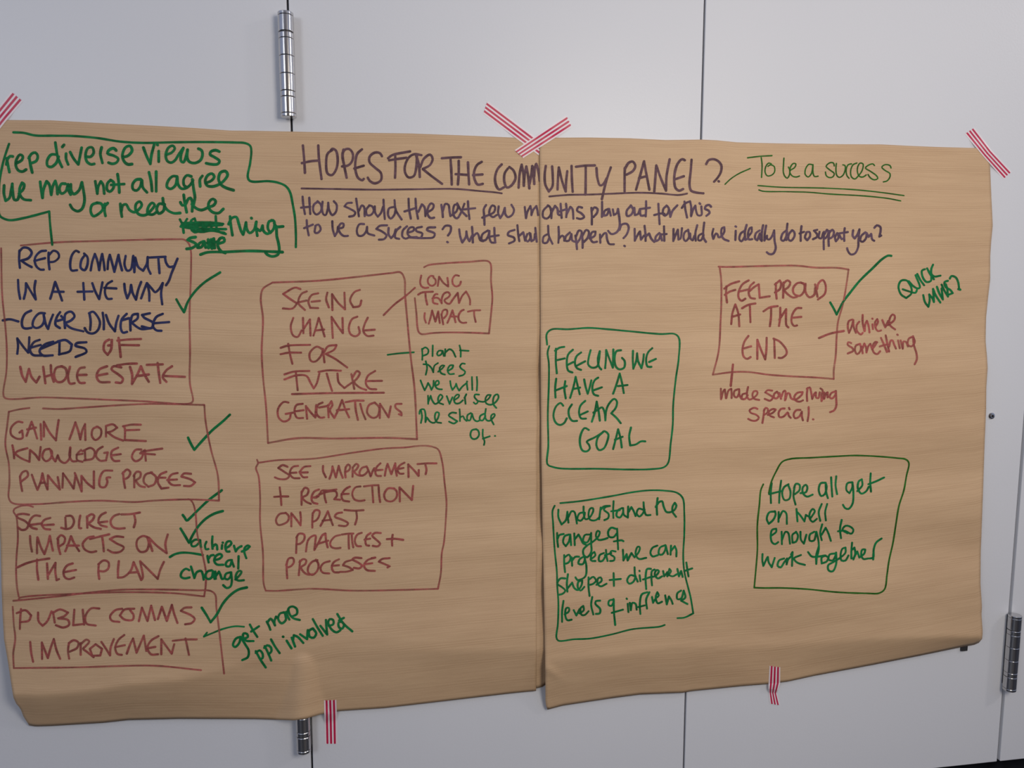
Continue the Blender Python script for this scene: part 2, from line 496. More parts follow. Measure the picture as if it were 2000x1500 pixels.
def stroke_faces(line, w, dfun, lift, vs, fs):
    n = len(line); base = len(vs)
    rows = []
    tang = []
    for i in range(n):
        a = line[max(0, i-1)]; b = line[min(n-1, i+1)]
        l = math.dist(a, b) or 1
        tang.append(((b[0]-a[0])/l, (b[1]-a[1])/l))
    R = w/2
    def add(x, y):
        vs.append(at(x, y, dfun(x, y)+lift)); return len(vs)-1
    def put(c, t, r):
        return (add(c[0]-t[1]*r, c[1]+t[0]*r), add(c[0]+t[1]*r, c[1]-t[0]*r))
    # rounded start, body, rounded end
    t0, t1 = tang[0], tang[-1]
    for k in (0.96, 0.72, 0.38):
        c = (line[0][0]-t0[0]*R*k, line[0][1]-t0[1]*R*k)
        rows.append(put(c, t0, R*math.sqrt(1-k*k)))
    for i in range(n):
        wob = 1 + 0.15*noise.noise(Vector((line[i][0]*0.05, line[i][1]*0.05, lift*1e5)))
        rows.append(put(line[i], tang[i], R*wob))
    for k in (0.38, 0.72, 0.96):
        c = (line[-1][0]+t1[0]*R*k, line[-1][1]+t1[1]*R*k)
        rows.append(put(c, t1, R*math.sqrt(1-k*k)))
    for (a, b), (c, d) in zip(rows, rows[1:]):
        fs.append((a, c, d, b))

def write_ink(txt):
    for it in parse(txt):
        vs, fs = [], []
        dfun = depth_left if it['sheet'] == 'L' else depth_right
        if it['sheet'] == 'L':
            dfun = lambda x, y: depth_left(min(x, interp(FOLD_L, y)), y)
        k = 0
        for st in it['st']:
            for seg in split_corners(st):
                stroke_faces(smooth_line(seg), it['w'], dfun, 0.00022 + 0.000004*(k % 30), vs, fs)
                k += 1
        me = bpy.data.meshes.new(it['name'])
        me.from_pydata([tuple(p) for p in vs], [], fs)
        me.update()
        link(it['name'], me, INK['r' if it['ink'] == 'R' and it['name'] == 'drawn_box' else it['ink']], SH_L if it['sheet'] == 'L' else SH_R, it['label'])

# ------------------------------------------------------------------ tape
def tape(rows, label, over=0.0):
    """rows: (left pixel, right pixel, extra lift) along the strip"""
    vs, uvs, fs = [], [], []
    n = 14; sub = 16
    fine = []
    for (a0, b0, l0), (a1, b1, l1) in zip(rows, rows[1:]):
        for k in range(sub):
            t = k/sub
            fine.append(((a0[0]+(a1[0]-a0[0])*t, a0[1]+(a1[1]-a0[1])*t), (b0[0]+(b1[0]-b0[0])*t, b0[1]+(b1[1]-b0[1])*t), l0+(l1-l0)*t))
    fine.append(rows[-1])
    for i, (a, b, l) in enumerate(fine):
        for j in range(n+1):
            t = j/n
            x = a[0]+(b[0]-a[0])*t; y = a[1]+(b[1]-a[1])*t
            if i in (0, len(fine)-1):         # pinked, slightly ragged ends
                e = 1.1*noise.noise(Vector((x*0.35+i, y*0.35, 3.1))) + (0.5 if j % 2 else -0.5)
                dx, dy = (fine[1][0][0]-fine[0][0][0], fine[1][0][1]-fine[0][0][1])
                m = math.hypot(dx, dy) or 1
                x += dx/m*e; y += dy/m*e
            left = x < 1053
            yt = interp(TOP, x); yb = interp(BOT_L if left else BOT_R, x)
            xr = interp(RIGHT_R, min(max(y, 290), 1260))
            ins = min(y-yt, yb-y, xr-x)
            k = sstep(1044, 1062, x)
            dp = 0.0
            if k < 1: dp += (1-k)*depth_left(min(x, 1050), max(y, interp(TOP, x)))
            if k > 0: dp += k*depth_right(max(x, 1056), max(y, interp(TOP, x)))
            dd = 0.0003 + (dp+0.0002)*sstep(-20, 1, ins)
            vs.append(at(x, y, dd + l + over)); uvs.append((i/len(fine), t))
    for i in range(len(fine)-1):
        for j in range(n):
            q = i*(n+1)+j
            fs.append((q, q+n+1, q+n+2, q+1))
    me = bpy.data.meshes.new('striped_tape')
    me.from_pydata([tuple(p) for p in vs], [], fs)
    uvl = me.uv_layers.new(name='UVMap')
    for lp in me.loops: uvl.data[lp.index].uv = uvs[lp.vertex_index]
    o = link('striped_tape', me, TAPE, smooth=True)
    bm = bmesh.new(); bm.from_mesh(me); bmesh.ops.recalc_face_normals(bm, faces=bm.faces)
    if sum(f.normal.y for f in bm.faces) > 0: bmesh.ops.reverse_faces(bm, faces=bm.faces)
    bm.to_mesh(me); bm.free()
    return tag(o, label, 'tape', 'red and white striped tape strips')

tape([((21.6, 178.8), (44.8, 198), 0), ((-7, 215), (16, 231), 0), ((-36, 250), (-13, 268), 0)], 'striped tape strip at the top left paper corner, cut off by the picture edge')
tape([((952, 197.6), (943.5, 221.5), 0), ((1003, 236), (998, 262.5), 0), ((1054, 274.5), (1052.5, 303.5), 0)], 'lower striped strip of the crossed tapes at top middle, sloping down to the right')
tape([((1005, 293.5), (1022, 308.5), 0), ((1056, 259), (1068, 279.5), 0), ((1105.5, 226), (1117, 248), 0)], 'upper striped strip of the crossed tapes at top middle, rising to the right', 0.0005)
tape([((1903.3, 249.6), (1884.5, 261.6), 0), ((1937, 294), (1921, 306), 0), ((1975.3, 335), (1960, 350), 0)], 'striped tape strip slanting across the top right paper corner')
tape([((632.8, 1368), (657, 1367), 0), ((633.4, 1397), (658, 1396), 0), ((634.6, 1453), (659, 1452.6), 0)], 'upright striped tape strip at bottom edge of left sheet, beside the lower hinge')
tape([((1503, 1300.5), (1524, 1303.5), 0), ((1501, 1336), (1523.7, 1334), 0), ((1500.8, 1345), (1520, 1348), 0.0022), ((1501.2, 1352), (1517.5, 1354), 0.0005), ((1503.7, 1374), (1523.7, 1377.4), 0.0003)],
     'creased upright striped tape strip at the bottom edge of the right sheet')
# dark catch that shows below the paper edge
ct = at(1882, 1266)
cm = box('door_catch', (ct.x-0.006, -0.0030, ct.z-0.0032), (ct.x+0.0045, 0.0, ct.z+0.010), mat_plain('dark_catch', (0.03, 0.028, 0.028), 0.5), doors[2], bevel=0.0005, segs=1)

STROKES = """
# speech_outline L G 5.0 dark green outline drawn around the green note
@ 0 240 5
130,92 230,97 340,122 520,125 720,128 950,148 1180,183 1400,195 1700,189 2013,187 2293,191 2396,198 2443,224 2454,271 2443,392 2419,523 2433,560 2470,574 2620,569 2713,583 2788,616 2830,672 2862,812 2881,933 2890,1120 2889,1213
88,205 40,350 10,480 -8,600 -12,760 -2,905 60,943 110,950 250,925 480,865 490,1000 510,1190
# handwriting L G 6.0 dark green writing: rep diverse views
65,345 75,400 92,480
62,405 75,350 100,325 125,328
160,395 215,360 222,325 195,310 160,360 155,420 180,465 220,475 255,455
285,330 295,400 315,485
280,345 310,300 345,290 368,320 355,370 300,395
555,310 500,310 460,370 465,420 500,430 550,390 572,330
540,192 550,260 565,340 585,390 605,430
645,300 645,350 665,405
608,235 625,214
685,285 720,350 765,405 780,330 797,242
845,330 885,330 915,290 900,240 860,245 835,310 850,380 890,405 920,400
992,238 980,300 1000,390
1135,270 1110,247 1065,265 1050,298 1110,320 1155,350 1140,385 1095,400 1060,388
1200,335 1250,320 1290,270 1270,225 1225,240 1195,320 1215,380 1250,405 1290,402
1400,240 1430,320 1468,400 1480,310 1505,215
1550,275 1550,378
1535,213 1540,216
@ 300 240 5.357
140,330 190,310 222,265 200,238 155,260 127,340 145,400 185,415 225,390 262,330 310,262
312,265 285,340 288,400 312,412 340,350 355,280 350,360 372,405 430,420 490,390 512,330 500,285 468,270
688,300 650,285 600,300 590,330 640,360 690,400 670,430 600,432 550,422
# handwriting L G 6.0 dark green writing: we may not all agree
@ 0 240 5
40,610 38,690 55,760 90,735 110,650 120,595 125,680 140,750 170,750 190,690
185,690 225,650 235,600 215,585 192,640 195,700 230,745 300,755
392,575 400,640 415,732 425,650 455,570 480,600 500,702 515,620 540,567 555,620 562,695
640,595 600,595 580,650 600,690 640,670 665,600 670,660 690,700
692,600 695,660 720,695 770,660 800,580 815,660 825,760 800,840 760,862 710,840 685,800
930,570 940,630 950,690 960,620 985,572 1005,600 1018,690
1080,558 1050,590 1045,650 1070,672 1105,640 1110,580 1080,558
1148,500 1160,590 1165,680
1085,605 1212,597
1375,550 1330,555 1295,600 1300,650 1335,660 1370,620 1385,560 1395,630 1435,678
1455,482 1475,570 1485,665
1525,475 1525,668
@ 300 240 5.357
245,560 200,558 150,610 140,670 180,690 230,650 247,565 255,640 290,687 340,682 390,640 412,600
395,560 350,548 315,590 320,655 345,670
405,590 420,700 432,780 420,850
510,555 485,590 487,665
545,630 610,600 635,560 610,530 565,550 540,610 560,655 620,665 690,640 740,600 775,540 750,505 700,520 680,590 710,650 760,680 838,705
# handwriting L G 6.0 dark green writing: or need the
@ 0 240 5
950,780 900,800 885,860 910,910 960,890 1005,840 990,790 945,780
1025,790 1020,850 1030,908
1005,830 1052,783
1175,790 1180,850 1190,915
1183,870 1200,805 1230,795 1265,850 1310,872 1350,850 1385,800 1365,768 1330,790 1325,850 1360,895 1420,900 1470,860 1510,800 1485,780 1445,830 1445,885 1490,895 1530,870
1600,795 1555,790 1530,840 1550,885 1595,860 1608,795
1590,735 1600,800 1640,855 1700,882 1760,880
@ 300 240 5.357
315,752 325,830 346,935
280,830 300,862 335,850 360,800 385,785 405,830 403,925
400,850 440,890 500,912 570,885 630,860 650,820 620,795 580,830 577,890 620,935 680,943 730,900
# crossed_out_word L G 5.2 scribbled-out word in dark green
275,1010 300,1060 315,1150
305,1080 350,1005
400,1100 440,1050 430,1000 395,1020 390,1100 430,1145 480,1130
510,1040 470,1060 460,1120 490,1140 520,1080 530,1140
590,1040 550,1080 560,1130 600,1100 620,1060
650,975 655,1060 665,1120 700,1145 755,1162
300,1050 480,1040 620,1045 728,1057
290,1073 450,1078 620,1075 718,1068
283,1085 400,1102 600,1108 758,1112
300,1062 400,1060 640,1062
400,1125 500,1140 600,1128 740,1150
# handwriting L G 6.0 dark green writing: thing
800,980 805,1050 825,1175
785,1060 820,995 865,985 890,1050 915,1130 937,1168 955,1100 967,1042 975,1110 1005,1152 1050,1120 1075,1035 1070,1080 1085,1180
1022,995 1026,999
1085,1110 1115,1130 1140,1075 1150,1130 1190,1160 1240,1130
1250,1020 1210,1030 1195,1100 1220,1150 1255,1110 1262,1030 1235,1018
1262,1050 1285,1085 1355,1083
1285,1090 1290,1190 1305,1250 1315,1330 1300,1378 1240,1397 1190,1378 1170,1355
# handwriting L G 6.0 dark green writing: same, underlined
490,1378 560,1355 750,1350 1000,1340 1350,1352
440,1195 380,1205 355,1225 420,1250 455,1275 400,1310 345,1318
520,1240 480,1260 460,1305 500,1300 530,1240 545,1305
570,1220 575,1310 600,1220 610,1315 630,1210 640,1310
585,1230 590,1300 620,1215 622,1310
560,1255 660,1245
690,1260 740,1240 735,1205 700,1205 670,1260 680,1310 710,1345 750,1362
# handwriting L T 5.2 large plum-brown heading writing: HOPES FOR THE COMM
@ 570 260 5
108,120 120,250 128,388
258,120 265,250 290,448
98,293 180,275 260,268
395,165 350,200 335,300 350,395 390,410 430,360 448,270 430,170 395,152 380,170
505,160 495,220 510,310 535,435
495,195 520,160 560,155 595,200 590,270 550,315 490,325
685,158 640,200 620,290 625,380 650,440 690,460 702,447
610,345 702,318
880,225 860,195 810,190 760,230 760,285 810,335 870,390 870,460 810,490 760,465 742,435
940,245 980,215 1155,178
950,265 1080,245 1120,240
1010,225 1012,330 1008,435
1265,215 1200,205 1150,230 1110,300 1105,380 1140,432 1190,420 1215,340 1222,225
1215,220 1240,300 1250,428
1255,330 1290,250 1350,210 1375,250 1350,310 1280,350 1340,400 1467,495
1465,245 1560,238 1652,235
1550,250 1558,380 1562,502
1630,270 1630,390 1622,502
1720,285 1725,390 1732,500
1600,400 1720,408
1855,280 1810,310 1780,380 1785,450 1815,502 1865,495
1770,410 1862,403
@ 930 260 5
250,305 210,350 185,430 195,510 225,550 270,530
310,345 280,390 275,470 300,530 340,515 385,440 365,365 325,330
415,532 425,400 445,308 462,400 466,515
466,500 475,400 490,325 505,400 520,540
520,500 540,400 548,320 560,400 568,497
568,420 575,330 587,300 600,340 612,400 620,462
# heading_underline L T 4.2 plum-brown underline left of the join
@ 570 260 5
95,540 400,545 800,552 1200,548 1600,545 1800,562 2000,580 2050,588
# handwriting R T 5.2 large plum-brown heading writing: UNITY PANEL and question mark
@ 930 260 5
680,320 670,400 675,500 710,570 745,520 748,420 742,325
795,550 800,430 808,335 840,470 875,570 880,460 890,372
932,320 935,450 943,572
975,328 1060,318 1160,315
1070,325 1070,450 1068,600
1175,340 1185,440 1210,510 1240,500 1275,440
1315,335 1270,470 1228,645
1452,340 1450,450 1450,568
1455,345 1490,290 1530,278 1555,320 1530,370 1470,405
1562,552 1600,420 1640,275 1665,410 1692,552
1590,440 1665,420
1740,570 1750,440 1760,315 1800,430 1855,562 1860,420 1890,255
@ 1290 280 6.82
325,225 290,210 230,270 190,400 185,520 205,600 250,630 302,608
190,480 312,437
415,218 405,350 388,560 410,630 480,655 572,665
610,275 640,225 700,210 760,230 810,290 805,380 760,460 715,510
774,503 779,507
# heading_underline R T 4.2 plum-brown underline right of the join
@ 930 260 5
715,618 900,603 1100,600 1300,592 1600,582 1800,590 1983,604 2060,590
# dash_mark R O 3.0 thin green dash leading to the green note
@ 1290 280 6.82
860,545 940,470 1050,400 1195,335
# handwriting R O 3.2 thin green writing: To be a success
@ 1460 280 6.25
2,176 150,158 298,150
168,175 178,260 172,415
290,250 260,240 225,280 215,350 240,395 290,390 330,350 325,280 280,262 250,280
445,180 440,260 438,350 455,400 485,425 510,390 515,320 500,290
520,330 580,290 590,250 560,245 525,290 520,360 550,400 600,410 635,398
790,260 750,255 710,310 705,380 740,410 780,370 800,260 800,360 820,405 862,400
1060,275 1050,240 1010,235 960,280 1000,320 1060,370 1040,410 990,415 960,390 952,350
1085,245 1080,320 1090,390 1120,415 1165,390 1195,310 1190,270 1165,262
1270,250 1230,260 1205,320 1215,395 1240,425
1335,240 1290,260 1260,330 1270,410 1310,435 1350,400 1400,330 1410,250 1375,240 1345,290 1345,360 1370,405 1410,410 1450,385
1550,270 1530,250 1470,270 1440,300 1500,340 1580,400 1590,430 1550,445 1500,420 1472,380
1752,300 1740,270 1680,260 1640,290 1680,330 1740,370 1735,420 1700,460 1660,470
# double_underline R O 3.0 two thin green underlines
128,515 400,535 900,545 1300,565 1600,595 1910,637
140,568 185,583 500,590 750,597 1000,618 1400,640 1700,670 1870,702
# handwriting L P 5.0 plum-brown writing: How should the next few m
@ 570 260 5
105,620 112,700 128,790
170,630 175,710 180,790
90,728 180,718
255,668 215,700 210,760 240,795 285,760 285,700 250,665
300,670 295,740 310,795 330,800 350,740 355,680 365,750 395,800 430,770 438,700 410,665
585,680 540,685 515,715 570,740 620,775 605,805 560,815
628,640 640,720 655,812
655,760 685,705 705,720 712,810
755,710 725,750 735,800 770,800 800,760 785,715 755,705
810,715 815,780 840,815 870,780 890,720
895,650 900,740 908,838
1000,720 950,735 940,800 965,835 1000,800 1015,740
1003,655 1015,750 1072,843
1140,640 1145,740 1162,835
1100,765 1200,735
1208,640 1215,740 1232,835
1235,770 1270,695 1295,720 1305,810
1330,770 1375,740 1385,700 1360,685 1330,730 1325,790 1355,830 1390,825
1460,700 1470,760 1475,820
1475,760 1500,690 1530,700 1540,760 1550,810
1565,800 1610,760 1620,705 1592,698 1575,760 1590,820 1615,832 1650,780 1685,690
1615,685 1650,750 1707,810
1720,665 1725,750 1735,838
1670,745 1790,733
@ 930 260 5
97,702 75,740 78,800 82,895
60,825 120,800 175,770 185,720 160,705 135,740 130,790 165,820 200,800
220,715 215,780 235,830 265,780 280,730 285,790 310,820 350,800 370,750 345,700
475,722 480,770 487,830 500,770 530,712 540,760 540,800 560,745 588,712 600,760 605,800
# handwriting R P 5.0 plum-brown writing: onths play out for this
700,710 655,760 655,820 690,835 730,790 720,720 700,705
740,740 735,830
740,770 770,710 795,740 800,790 815,800
825,690 830,760 835,828
800,770 885,740
878,690 885,760 880,820
885,790 920,720 940,740 950,835
1035,728 1000,720 985,755 1030,785 1055,820 1020,838 985,830
1125,730 1130,800 1130,892
1130,760 1155,725 1185,740 1180,780 1145,820
1230,670 1230,750 1228,818
1290,740 1255,760 1245,805 1275,800 1300,740 1315,805
1335,745 1345,800 1375,780 1385,740 1400,840 1400,920 1370,970 1320,985 1290,955
1510,710 1470,760 1475,810 1510,800 1535,750 1510,705
1545,730 1550,800 1580,790 1600,740 1610,805 1655,800
1660,665 1660,740 1656,812
1610,740 1697,728
1780,690 1785,780 1792,888
1740,800 1800,785 1840,788
@ 1290 280 6.82
85,830 40,870 35,940 60,965 100,930 110,860 80,828
118,880 132,978 160,900 225,825
320,775 330,870 355,988
285,860 330,800 395,772 410,850 408,970 440,870 465,830 475,900 500,958 545,955 545,840
520,797 530,808
675,845 650,820 610,830 592,870 640,895 655,925 612,965
# handwriting L P 5.0 plum-brown writing: to be a success? What shoul
@ 570 260 5
145,850 150,920 165,998
120,928 205,893
230,910 225,970 250,975 282,940 260,893 230,905
395,860 400,940 420,1005 445,960 450,915
450,930 500,920 505,885 480,882 455,930 480,985 510,1005 547,1003
705,888 660,890 635,950 650,1000 690,1000 725,960 735,915 740,975 805,1000
930,900 860,905 825,935 880,960 925,1000 900,1035 850,1040
945,925 945,990 970,1025 1000,990 1015,940 
1060,915 1015,960 1010,1020 1048,1032
1125,910 1085,950 1080,1010 1110,1030 1150,1015
1140,970 1190,950 1190,920 1150,925 1130,980 1160,1015 1220,1015
1270,915 1215,930 1215,955 1275,980 1265,1015
1400,920 1330,925 1320,945 1395,980 1385,1015 1300,1025 1150,1018
1473,938 1500,905 1550,910 1550,960 1525,1000
1517,1062 1524,1066
1635,940 1645,1010 1665,1068 1700,1010 1705,960 1715,1020 1735,1055 1760,1000
1760,915 1765,980 1768,1068
1770,1010 1810,975 1825,1000 1840,1045 1870,1055
@ 930 260 5
115,950 60,990 55,1045 90,1045 120,1000 130,955 130,1020 150,1068 188,1068
178,925 180,990 187,1068
135,1010 220,998
375,945 320,965 310,995 370,1020 375,1050 322,1077
403,900 410,980 422,1055
425,1000 460,968 470,1010 478,1050
500,985 485,1040 505,1058 530,1020 520,975
530,980 540,1055 565,1040 575,985
578,925 585,1000 592,1060
# handwriting R P 5.0 plum-brown writing: d happen? What would we ideally do to support you?
703,985 660,1010 655,1070 690,1070 715,1020
703,905 710,1000 745,1080
805,915 808,1000 803,1070
810,1030 840,1000 860,1020 860,1050
915,970 875,1010 872,1050 905,1050 930,985 940,1050 970,1060
970,1000 980,1080 985,1132
975,1010 1005,950 1030,960 1015,1030 985,1072
1035,1000 1040,1060 1040,1120
1040,1000 1075,945 1100,960 1090,1020 1050,1065
1110,1030 1160,1000 1165,962 1135,965 1115,1020 1140,1065 1180,1060
1210,990 1213,1070
1220,1020 1250,980 1268,975 1280,1040 1300,1082 1345,1085
1400,945 1420,895 1470,885 1490,920 1470,990 1440,1025
1447,1100 1453,1104
1548,935 1550,1050 1580,990 1600,960 1610,1040 1640,1000
1645,905 1655,1000 1655,1052
1655,1010 1690,980 1710,1030 1740,1062
1790,975 1755,1010 1750,1055 1785,1040 1802,985 1815,1048
1835,910 1838,1052
1800,990 1860,985
@ 1290 280 6.82
175,1140 172,1300 210,1200 232,1150 240,1280 265,1270 287,1130
370,1150 320,1190 310,1270 335,1302 380,1250 370,1155
395,1200 402,1270 430,1290 455,1230
490,1090 465,1200 470,1295
560,1200 510,1230 505,1290 540,1290 575,1220
583,1055 570,1180 575,1260 607,1312
705,1140 690,1210 705,1272 740,1200 760,1210 775,1250 800,1245 850,1180 850,1118 820,1130 810,1200 840,1270 908,1300
1003,1165 998,1288
1000,1105 1008,1110
1130,1160 1070,1200 1052,1280 1080,1305 1125,1240
1148,1085 1125,1180 1130,1285 1165,1270
1170,1240 1215,1180 1215,1120 1190,1130 1165,1220 1180,1280 1222,1275
1320,1160 1270,1200 1262,1270 1290,1290 1325,1200 1320,1260 1345,1295
1368,1090 1350,1190 1350,1300
1408,1095 1390,1200 1385,1295 1420,1230 1422,1270 1450,1280 1490,1230 1515,1160 1520,1290 1535,1400 1500,1470 1450,1475 1418,1450
@ 1460 280 6.25
480,1060 430,1100 412,1175 440,1190 475,1130 485,1080
488,980 478,1080 475,1180
545,1060 505,1110 500,1170 530,1190 575,1130 570,1080 545,1060
660,1010 650,1100 650,1190
635,1100 690,1080
720,1090 702,1150 730,1182 765,1130 755,1080 720,1085
850,1055 812,1065 850,1110 850,1140 800,1170
880,1080 870,1150 900,1160 925,1090
935,1080 930,1200 932,1292
940,1110 970,1055 988,1080 970,1140 945,1160
998,1070 990,1180 993,1252
1000,1090 1035,1055 1055,1080 1040,1140 1005,1160
1095,1095 1068,1150 1080,1195 1112,1150 1105,1100 1130,1130 1150,1170 1180,1150
1187,1035 1180,1100 1182,1190
1115,1100 1225,1082
1290,1060 1285,1130 1310,1160 1345,1110 1367,1050 1355,1180 1350,1270 1310,1345 1260,1355 1225,1310 1217,1280
1440,1085 1390,1130 1380,1190 1410,1200 1450,1150 1455,1095 1480,1140 1510,1105 1525,1175 1547,1188
1550,1030 1580,1000 1622,1020 1625,1070 1610,1138 1632,1125
# drawn_box L R 4.2 faded red box outline around the blue note
@ 0 470 4.6875
190,44 500,17 900,3 1600,-13 1690,-8 1730,30 1748,100 1750,200 1745,400 1735,700 1740,1000 1738,1300 1765,1470 1740,1490 1300,1470 700,1445 400,1435 45,1440 30,1400 58,1200 62,1000 50,800 20,500 10,70
# handwriting L B 5.2 navy blue writing: REP COMMUNITY
178,90 175,170 182,248
178,100 210,65 260,70 290,110 260,160 195,182 240,215 290,242
420,92 370,100 320,160 330,230 370,265 400,265
315,185 412,160
445,110 445,190 453,262
450,130 490,92 530,110 540,150 500,190 450,197
722,105 695,92 660,130 642,220 655,272 705,270
780,128 745,180 740,250 775,270 800,220 800,150 770,118
830,272 845,190 868,122 890,180 908,270 920,190 935,122 948,190 958,270
985,260 990,190 1005,130 1025,200 1047,285 1070,190 1085,130 1098,200 1117,272
1150,140 1140,220 1165,275 1195,265 1220,140 1230,288 1238,155 1265,240 1310,275 1345,210 1352,150 1355,250 1378,302
1360,155 1515,147
1450,165 1460,297
1510,150 1520,200 1550,240 1590,235
1625,165 1570,300 1545,370 1520,408
# handwriting L B 5.2 navy blue writing: IN A +VE WAY
165,360 170,450 184,532
218,532 235,460 238,390 285,470 327,538 315,440 325,368
460,532 485,450 505,378 540,470 568,548
480,467 582,468
710,468 845,465
762,388 768,470 772,540
845,390 870,460 908,535 925,450 938,382
1025,370 980,400 960,470 985,532 1022,532
955,432 1065,438
1138,395 1145,460 1165,528 1190,470 1200,405 1215,480 1245,540 1265,450 1292,378
1292,528 1320,450 1345,388 1365,470 1367,550
1350,395 1395,445 1420,472 1455,445 1490,388 1475,480 1485,582
# handwriting L B 5.2 navy blue writing: COVER DIVERSE after a dash
25,730 90,720 168,740
285,640 230,670 200,740 210,795 240,805 288,798
410,665 360,665 310,720 300,780 330,800 380,780 405,730 400,680 420,770 440,808 460,740 485,678
550,655 520,700 508,770 548,800
525,735 575,720
560,690 585,720 595,800
590,740 600,670 650,650 682,690 650,730 590,755 650,800 762,830
820,670 830,740 825,818
815,665 850,650 890,690 915,750 895,820 850,850 800,838 775,800
940,660 950,740 950,812
970,680 1000,760 1052,830 1065,750 1085,688
1160,670 1115,720 1105,800 1125,842 1162,835
1115,728 1180,710
1190,710 1195,822
1195,745 1215,680 1262,670 1260,710 1205,752 1270,800 1300,810 1390,800
1372,665 1300,680 1320,705 1402,755 1385,800 1298,785
1490,670 1430,700 1400,780 1430,820 1478,825
1400,757 1548,745
# handwriting L B 5.2 navy blue writing: NEEDS
158,1035 165,960 158,895 220,980 258,1025 265,950 268,885
362,908 310,930 275,1000 300,1045 378,1052
285,978 372,955
487,925 410,950 362,1010 390,1050 482,1050
370,992 530,925
545,930 543,1035
530,922 600,910 657,950 640,1010 540,1042
790,930 700,940 690,960 780,990 792,1018 692,1065
# handwriting L R 5.6 dull red writing: OF WHOLE ESTATE
1000,905 960,930 950,1000 985,1045 1015,1000 1024,908
990,960 1025,955
1085,890 1095,970 1105,1065
1075,915 1170,905 1290,900
1110,955 1272,958
185,1155 205,1240 235,1292 250,1230 265,1175 290,1250 332,1298 362,1245
395,1155 405,1230 415,1305
465,1140 470,1220 492,1292
415,1245 480,1225
570,1150 515,1165 495,1230 520,1290 570,1290 610,1240 600,1170 560,1150
640,1155 622,1240 640,1308 682,1305
775,1160 730,1170 705,1240 730,1300 775,1302
710,1230 792,1228
980,1150 910,1180 885,1240 910,1290 1003,1295
890,1235 982,1218
1110,1160 1040,1150 1020,1175 1090,1230 1125,1265 1110,1300 1060,1298
1070,1142 1160,1128 1252,1125
1190,1155 1210,1230 1208,1312 1260,1220 1290,1150 1320,1220 1362,1292
1250,1240 1362,1225
1345,1137 1490,1132
1443,1120 1455,1220 1467,1302
1575,1150 1520,1190 1490,1250 1523,1292
1500,1238 1692,1247
# tick_mark L G 5.4 dark green tick beside the blue note
1615,538 1650,600 1685,655 1720,560 1790,460 1875,380 2015,291
# drawn_box L R 4.2 faded red box outline around the gain more knowledge note
@ 0 780 4.348
250,73 160,85 75,105 60,230 45,380 75,550 80,700 75,840 105,880 300,890 600,870 850,860 1150,872 1300,860 1600,850 1860,860 1850,650 1790,420 1745,180 1735,47 1300,38 1000,50 700,70 500,82 365,77
# handwriting L R 5.0 dull red writing: GAIN MORE
190,195 150,190 95,240 95,300 150,335 190,328 188,265 165,282
225,310 250,240 268,190 290,250 315,332
230,255 305,240
345,210 350,342
372,315 372,190 420,280 475,348 485,260 498,175
590,338 615,270 640,195 665,270 682,340 700,260 722,210 725,345
830,232 790,250 780,310 810,345 855,310 855,250 820,232
900,315 900,225 960,212 995,240 950,270 915,280 970,320 1045,350
1195,215 1115,215 1045,228 1058,240 1060,345 1238,354
1060,262 1182,258
# handwriting L R 5.0 dull red writing: KNOWLEDGE OF
105,390 115,440 120,500
232,415 150,440 125,460 180,500 250,530 255,430 300,470 332,515 340,450 345,405
420,420 380,430 360,490 390,525 430,500 440,440 415,420
430,440 450,500 470,527 490,475 510,520 550,540 590,500 597,408 590,480 615,525 650,525
688,430 655,465 655,515 700,530
650,470 700,462
720,440 725,515
700,440 770,412 803,440 790,500 715,518
872,402 830,430 815,480 850,520 900,518 915,450 885,455
1003,410 950,440 945,490 970,522 1013,522
950,475 1025,465
1200,425 1150,430 1120,490 1150,525 1200,500 1222,435
1230,430 1238,520
1200,445 1290,430 1378,418
1190,458 1315,468
# handwriting L R 5.0 dull red writing: PLANNING PROCEES
170,655 175,710 188,778
170,655 190,620 225,608 238,645 180,698
270,640 295,710 318,768 345,700 360,628 375,690 403,765 407,645 450,700 508,765 490,660
340,712 378,705
530,750 535,628 580,690 625,758 642,640
635,625 660,690 693,782 692,650 740,710 797,755 797,612
952,605 880,610 845,680 850,740 890,745 912,700 905,665 935,663
1045,620 1050,680 1062,752
1040,630 1080,595 1107,620 1090,660 1050,682
1140,640 1140,747
1135,650 1160,615 1192,620 1190,660 1150,690 1190,735 1230,745
1290,620 1235,640 1220,700 1260,742 1310,720 1325,660 1280,620
1412,615 1360,640 1340,700 1370,757 1430,750
1330,665 1405,665
1508,625 1455,640 1430,690 1460,725 1528,728
1420,685 1502,680
1622,632 1560,630 1540,655 1620,680 1657,705 1620,735 1563,735
# tick_mark L G 5.4 dark green tick right of the gain more knowledge note
1597,325 1620,375 1650,428 1710,360 1800,265 1900,180 1952,130
# drawn_box L R 4.2 faded red box outline around the see direct impacts note
@ 0 950 5.882
378,235 320,218 240,225 165,260 155,290 185,340 200,450 205,600 190,800 185,1000 198,1180 215,1265
@ 310 940 7.145
410,250 440,258 475,300 510,420 540,750 600,980 645,1180 662,1300 652,1500
@ 0 1130 4.444
1782,89 1772,155 1500,127 1100,118 700,130 170,168 163,178
# handwriting L R 5.2 dull red writing: SEE DIRECT
@ 0 950 5.882
332,325 260,315 195,330 200,355 290,400 325,440 300,490 250,500 205,470
460,340 400,335 350,380 335,440 370,475 422,490
330,445 480,425
577,362 510,385 480,430 510,485 575,495
480,445 617,438
750,360 757,470
760,340 820,340 850,400 820,470 760,490 703,475
922,335 910,400 912,480 932,480
1000,345 1003,475
1000,350 1050,320 1082,335 1060,390 1010,425 1080,470 1158,488
1215,300 1160,330 1130,390 1150,440 1225,464
1130,415 1232,403
1370,318 1310,340 1270,400 1290,460 1350,485 1432,480
1395,322 1500,318 1607,300
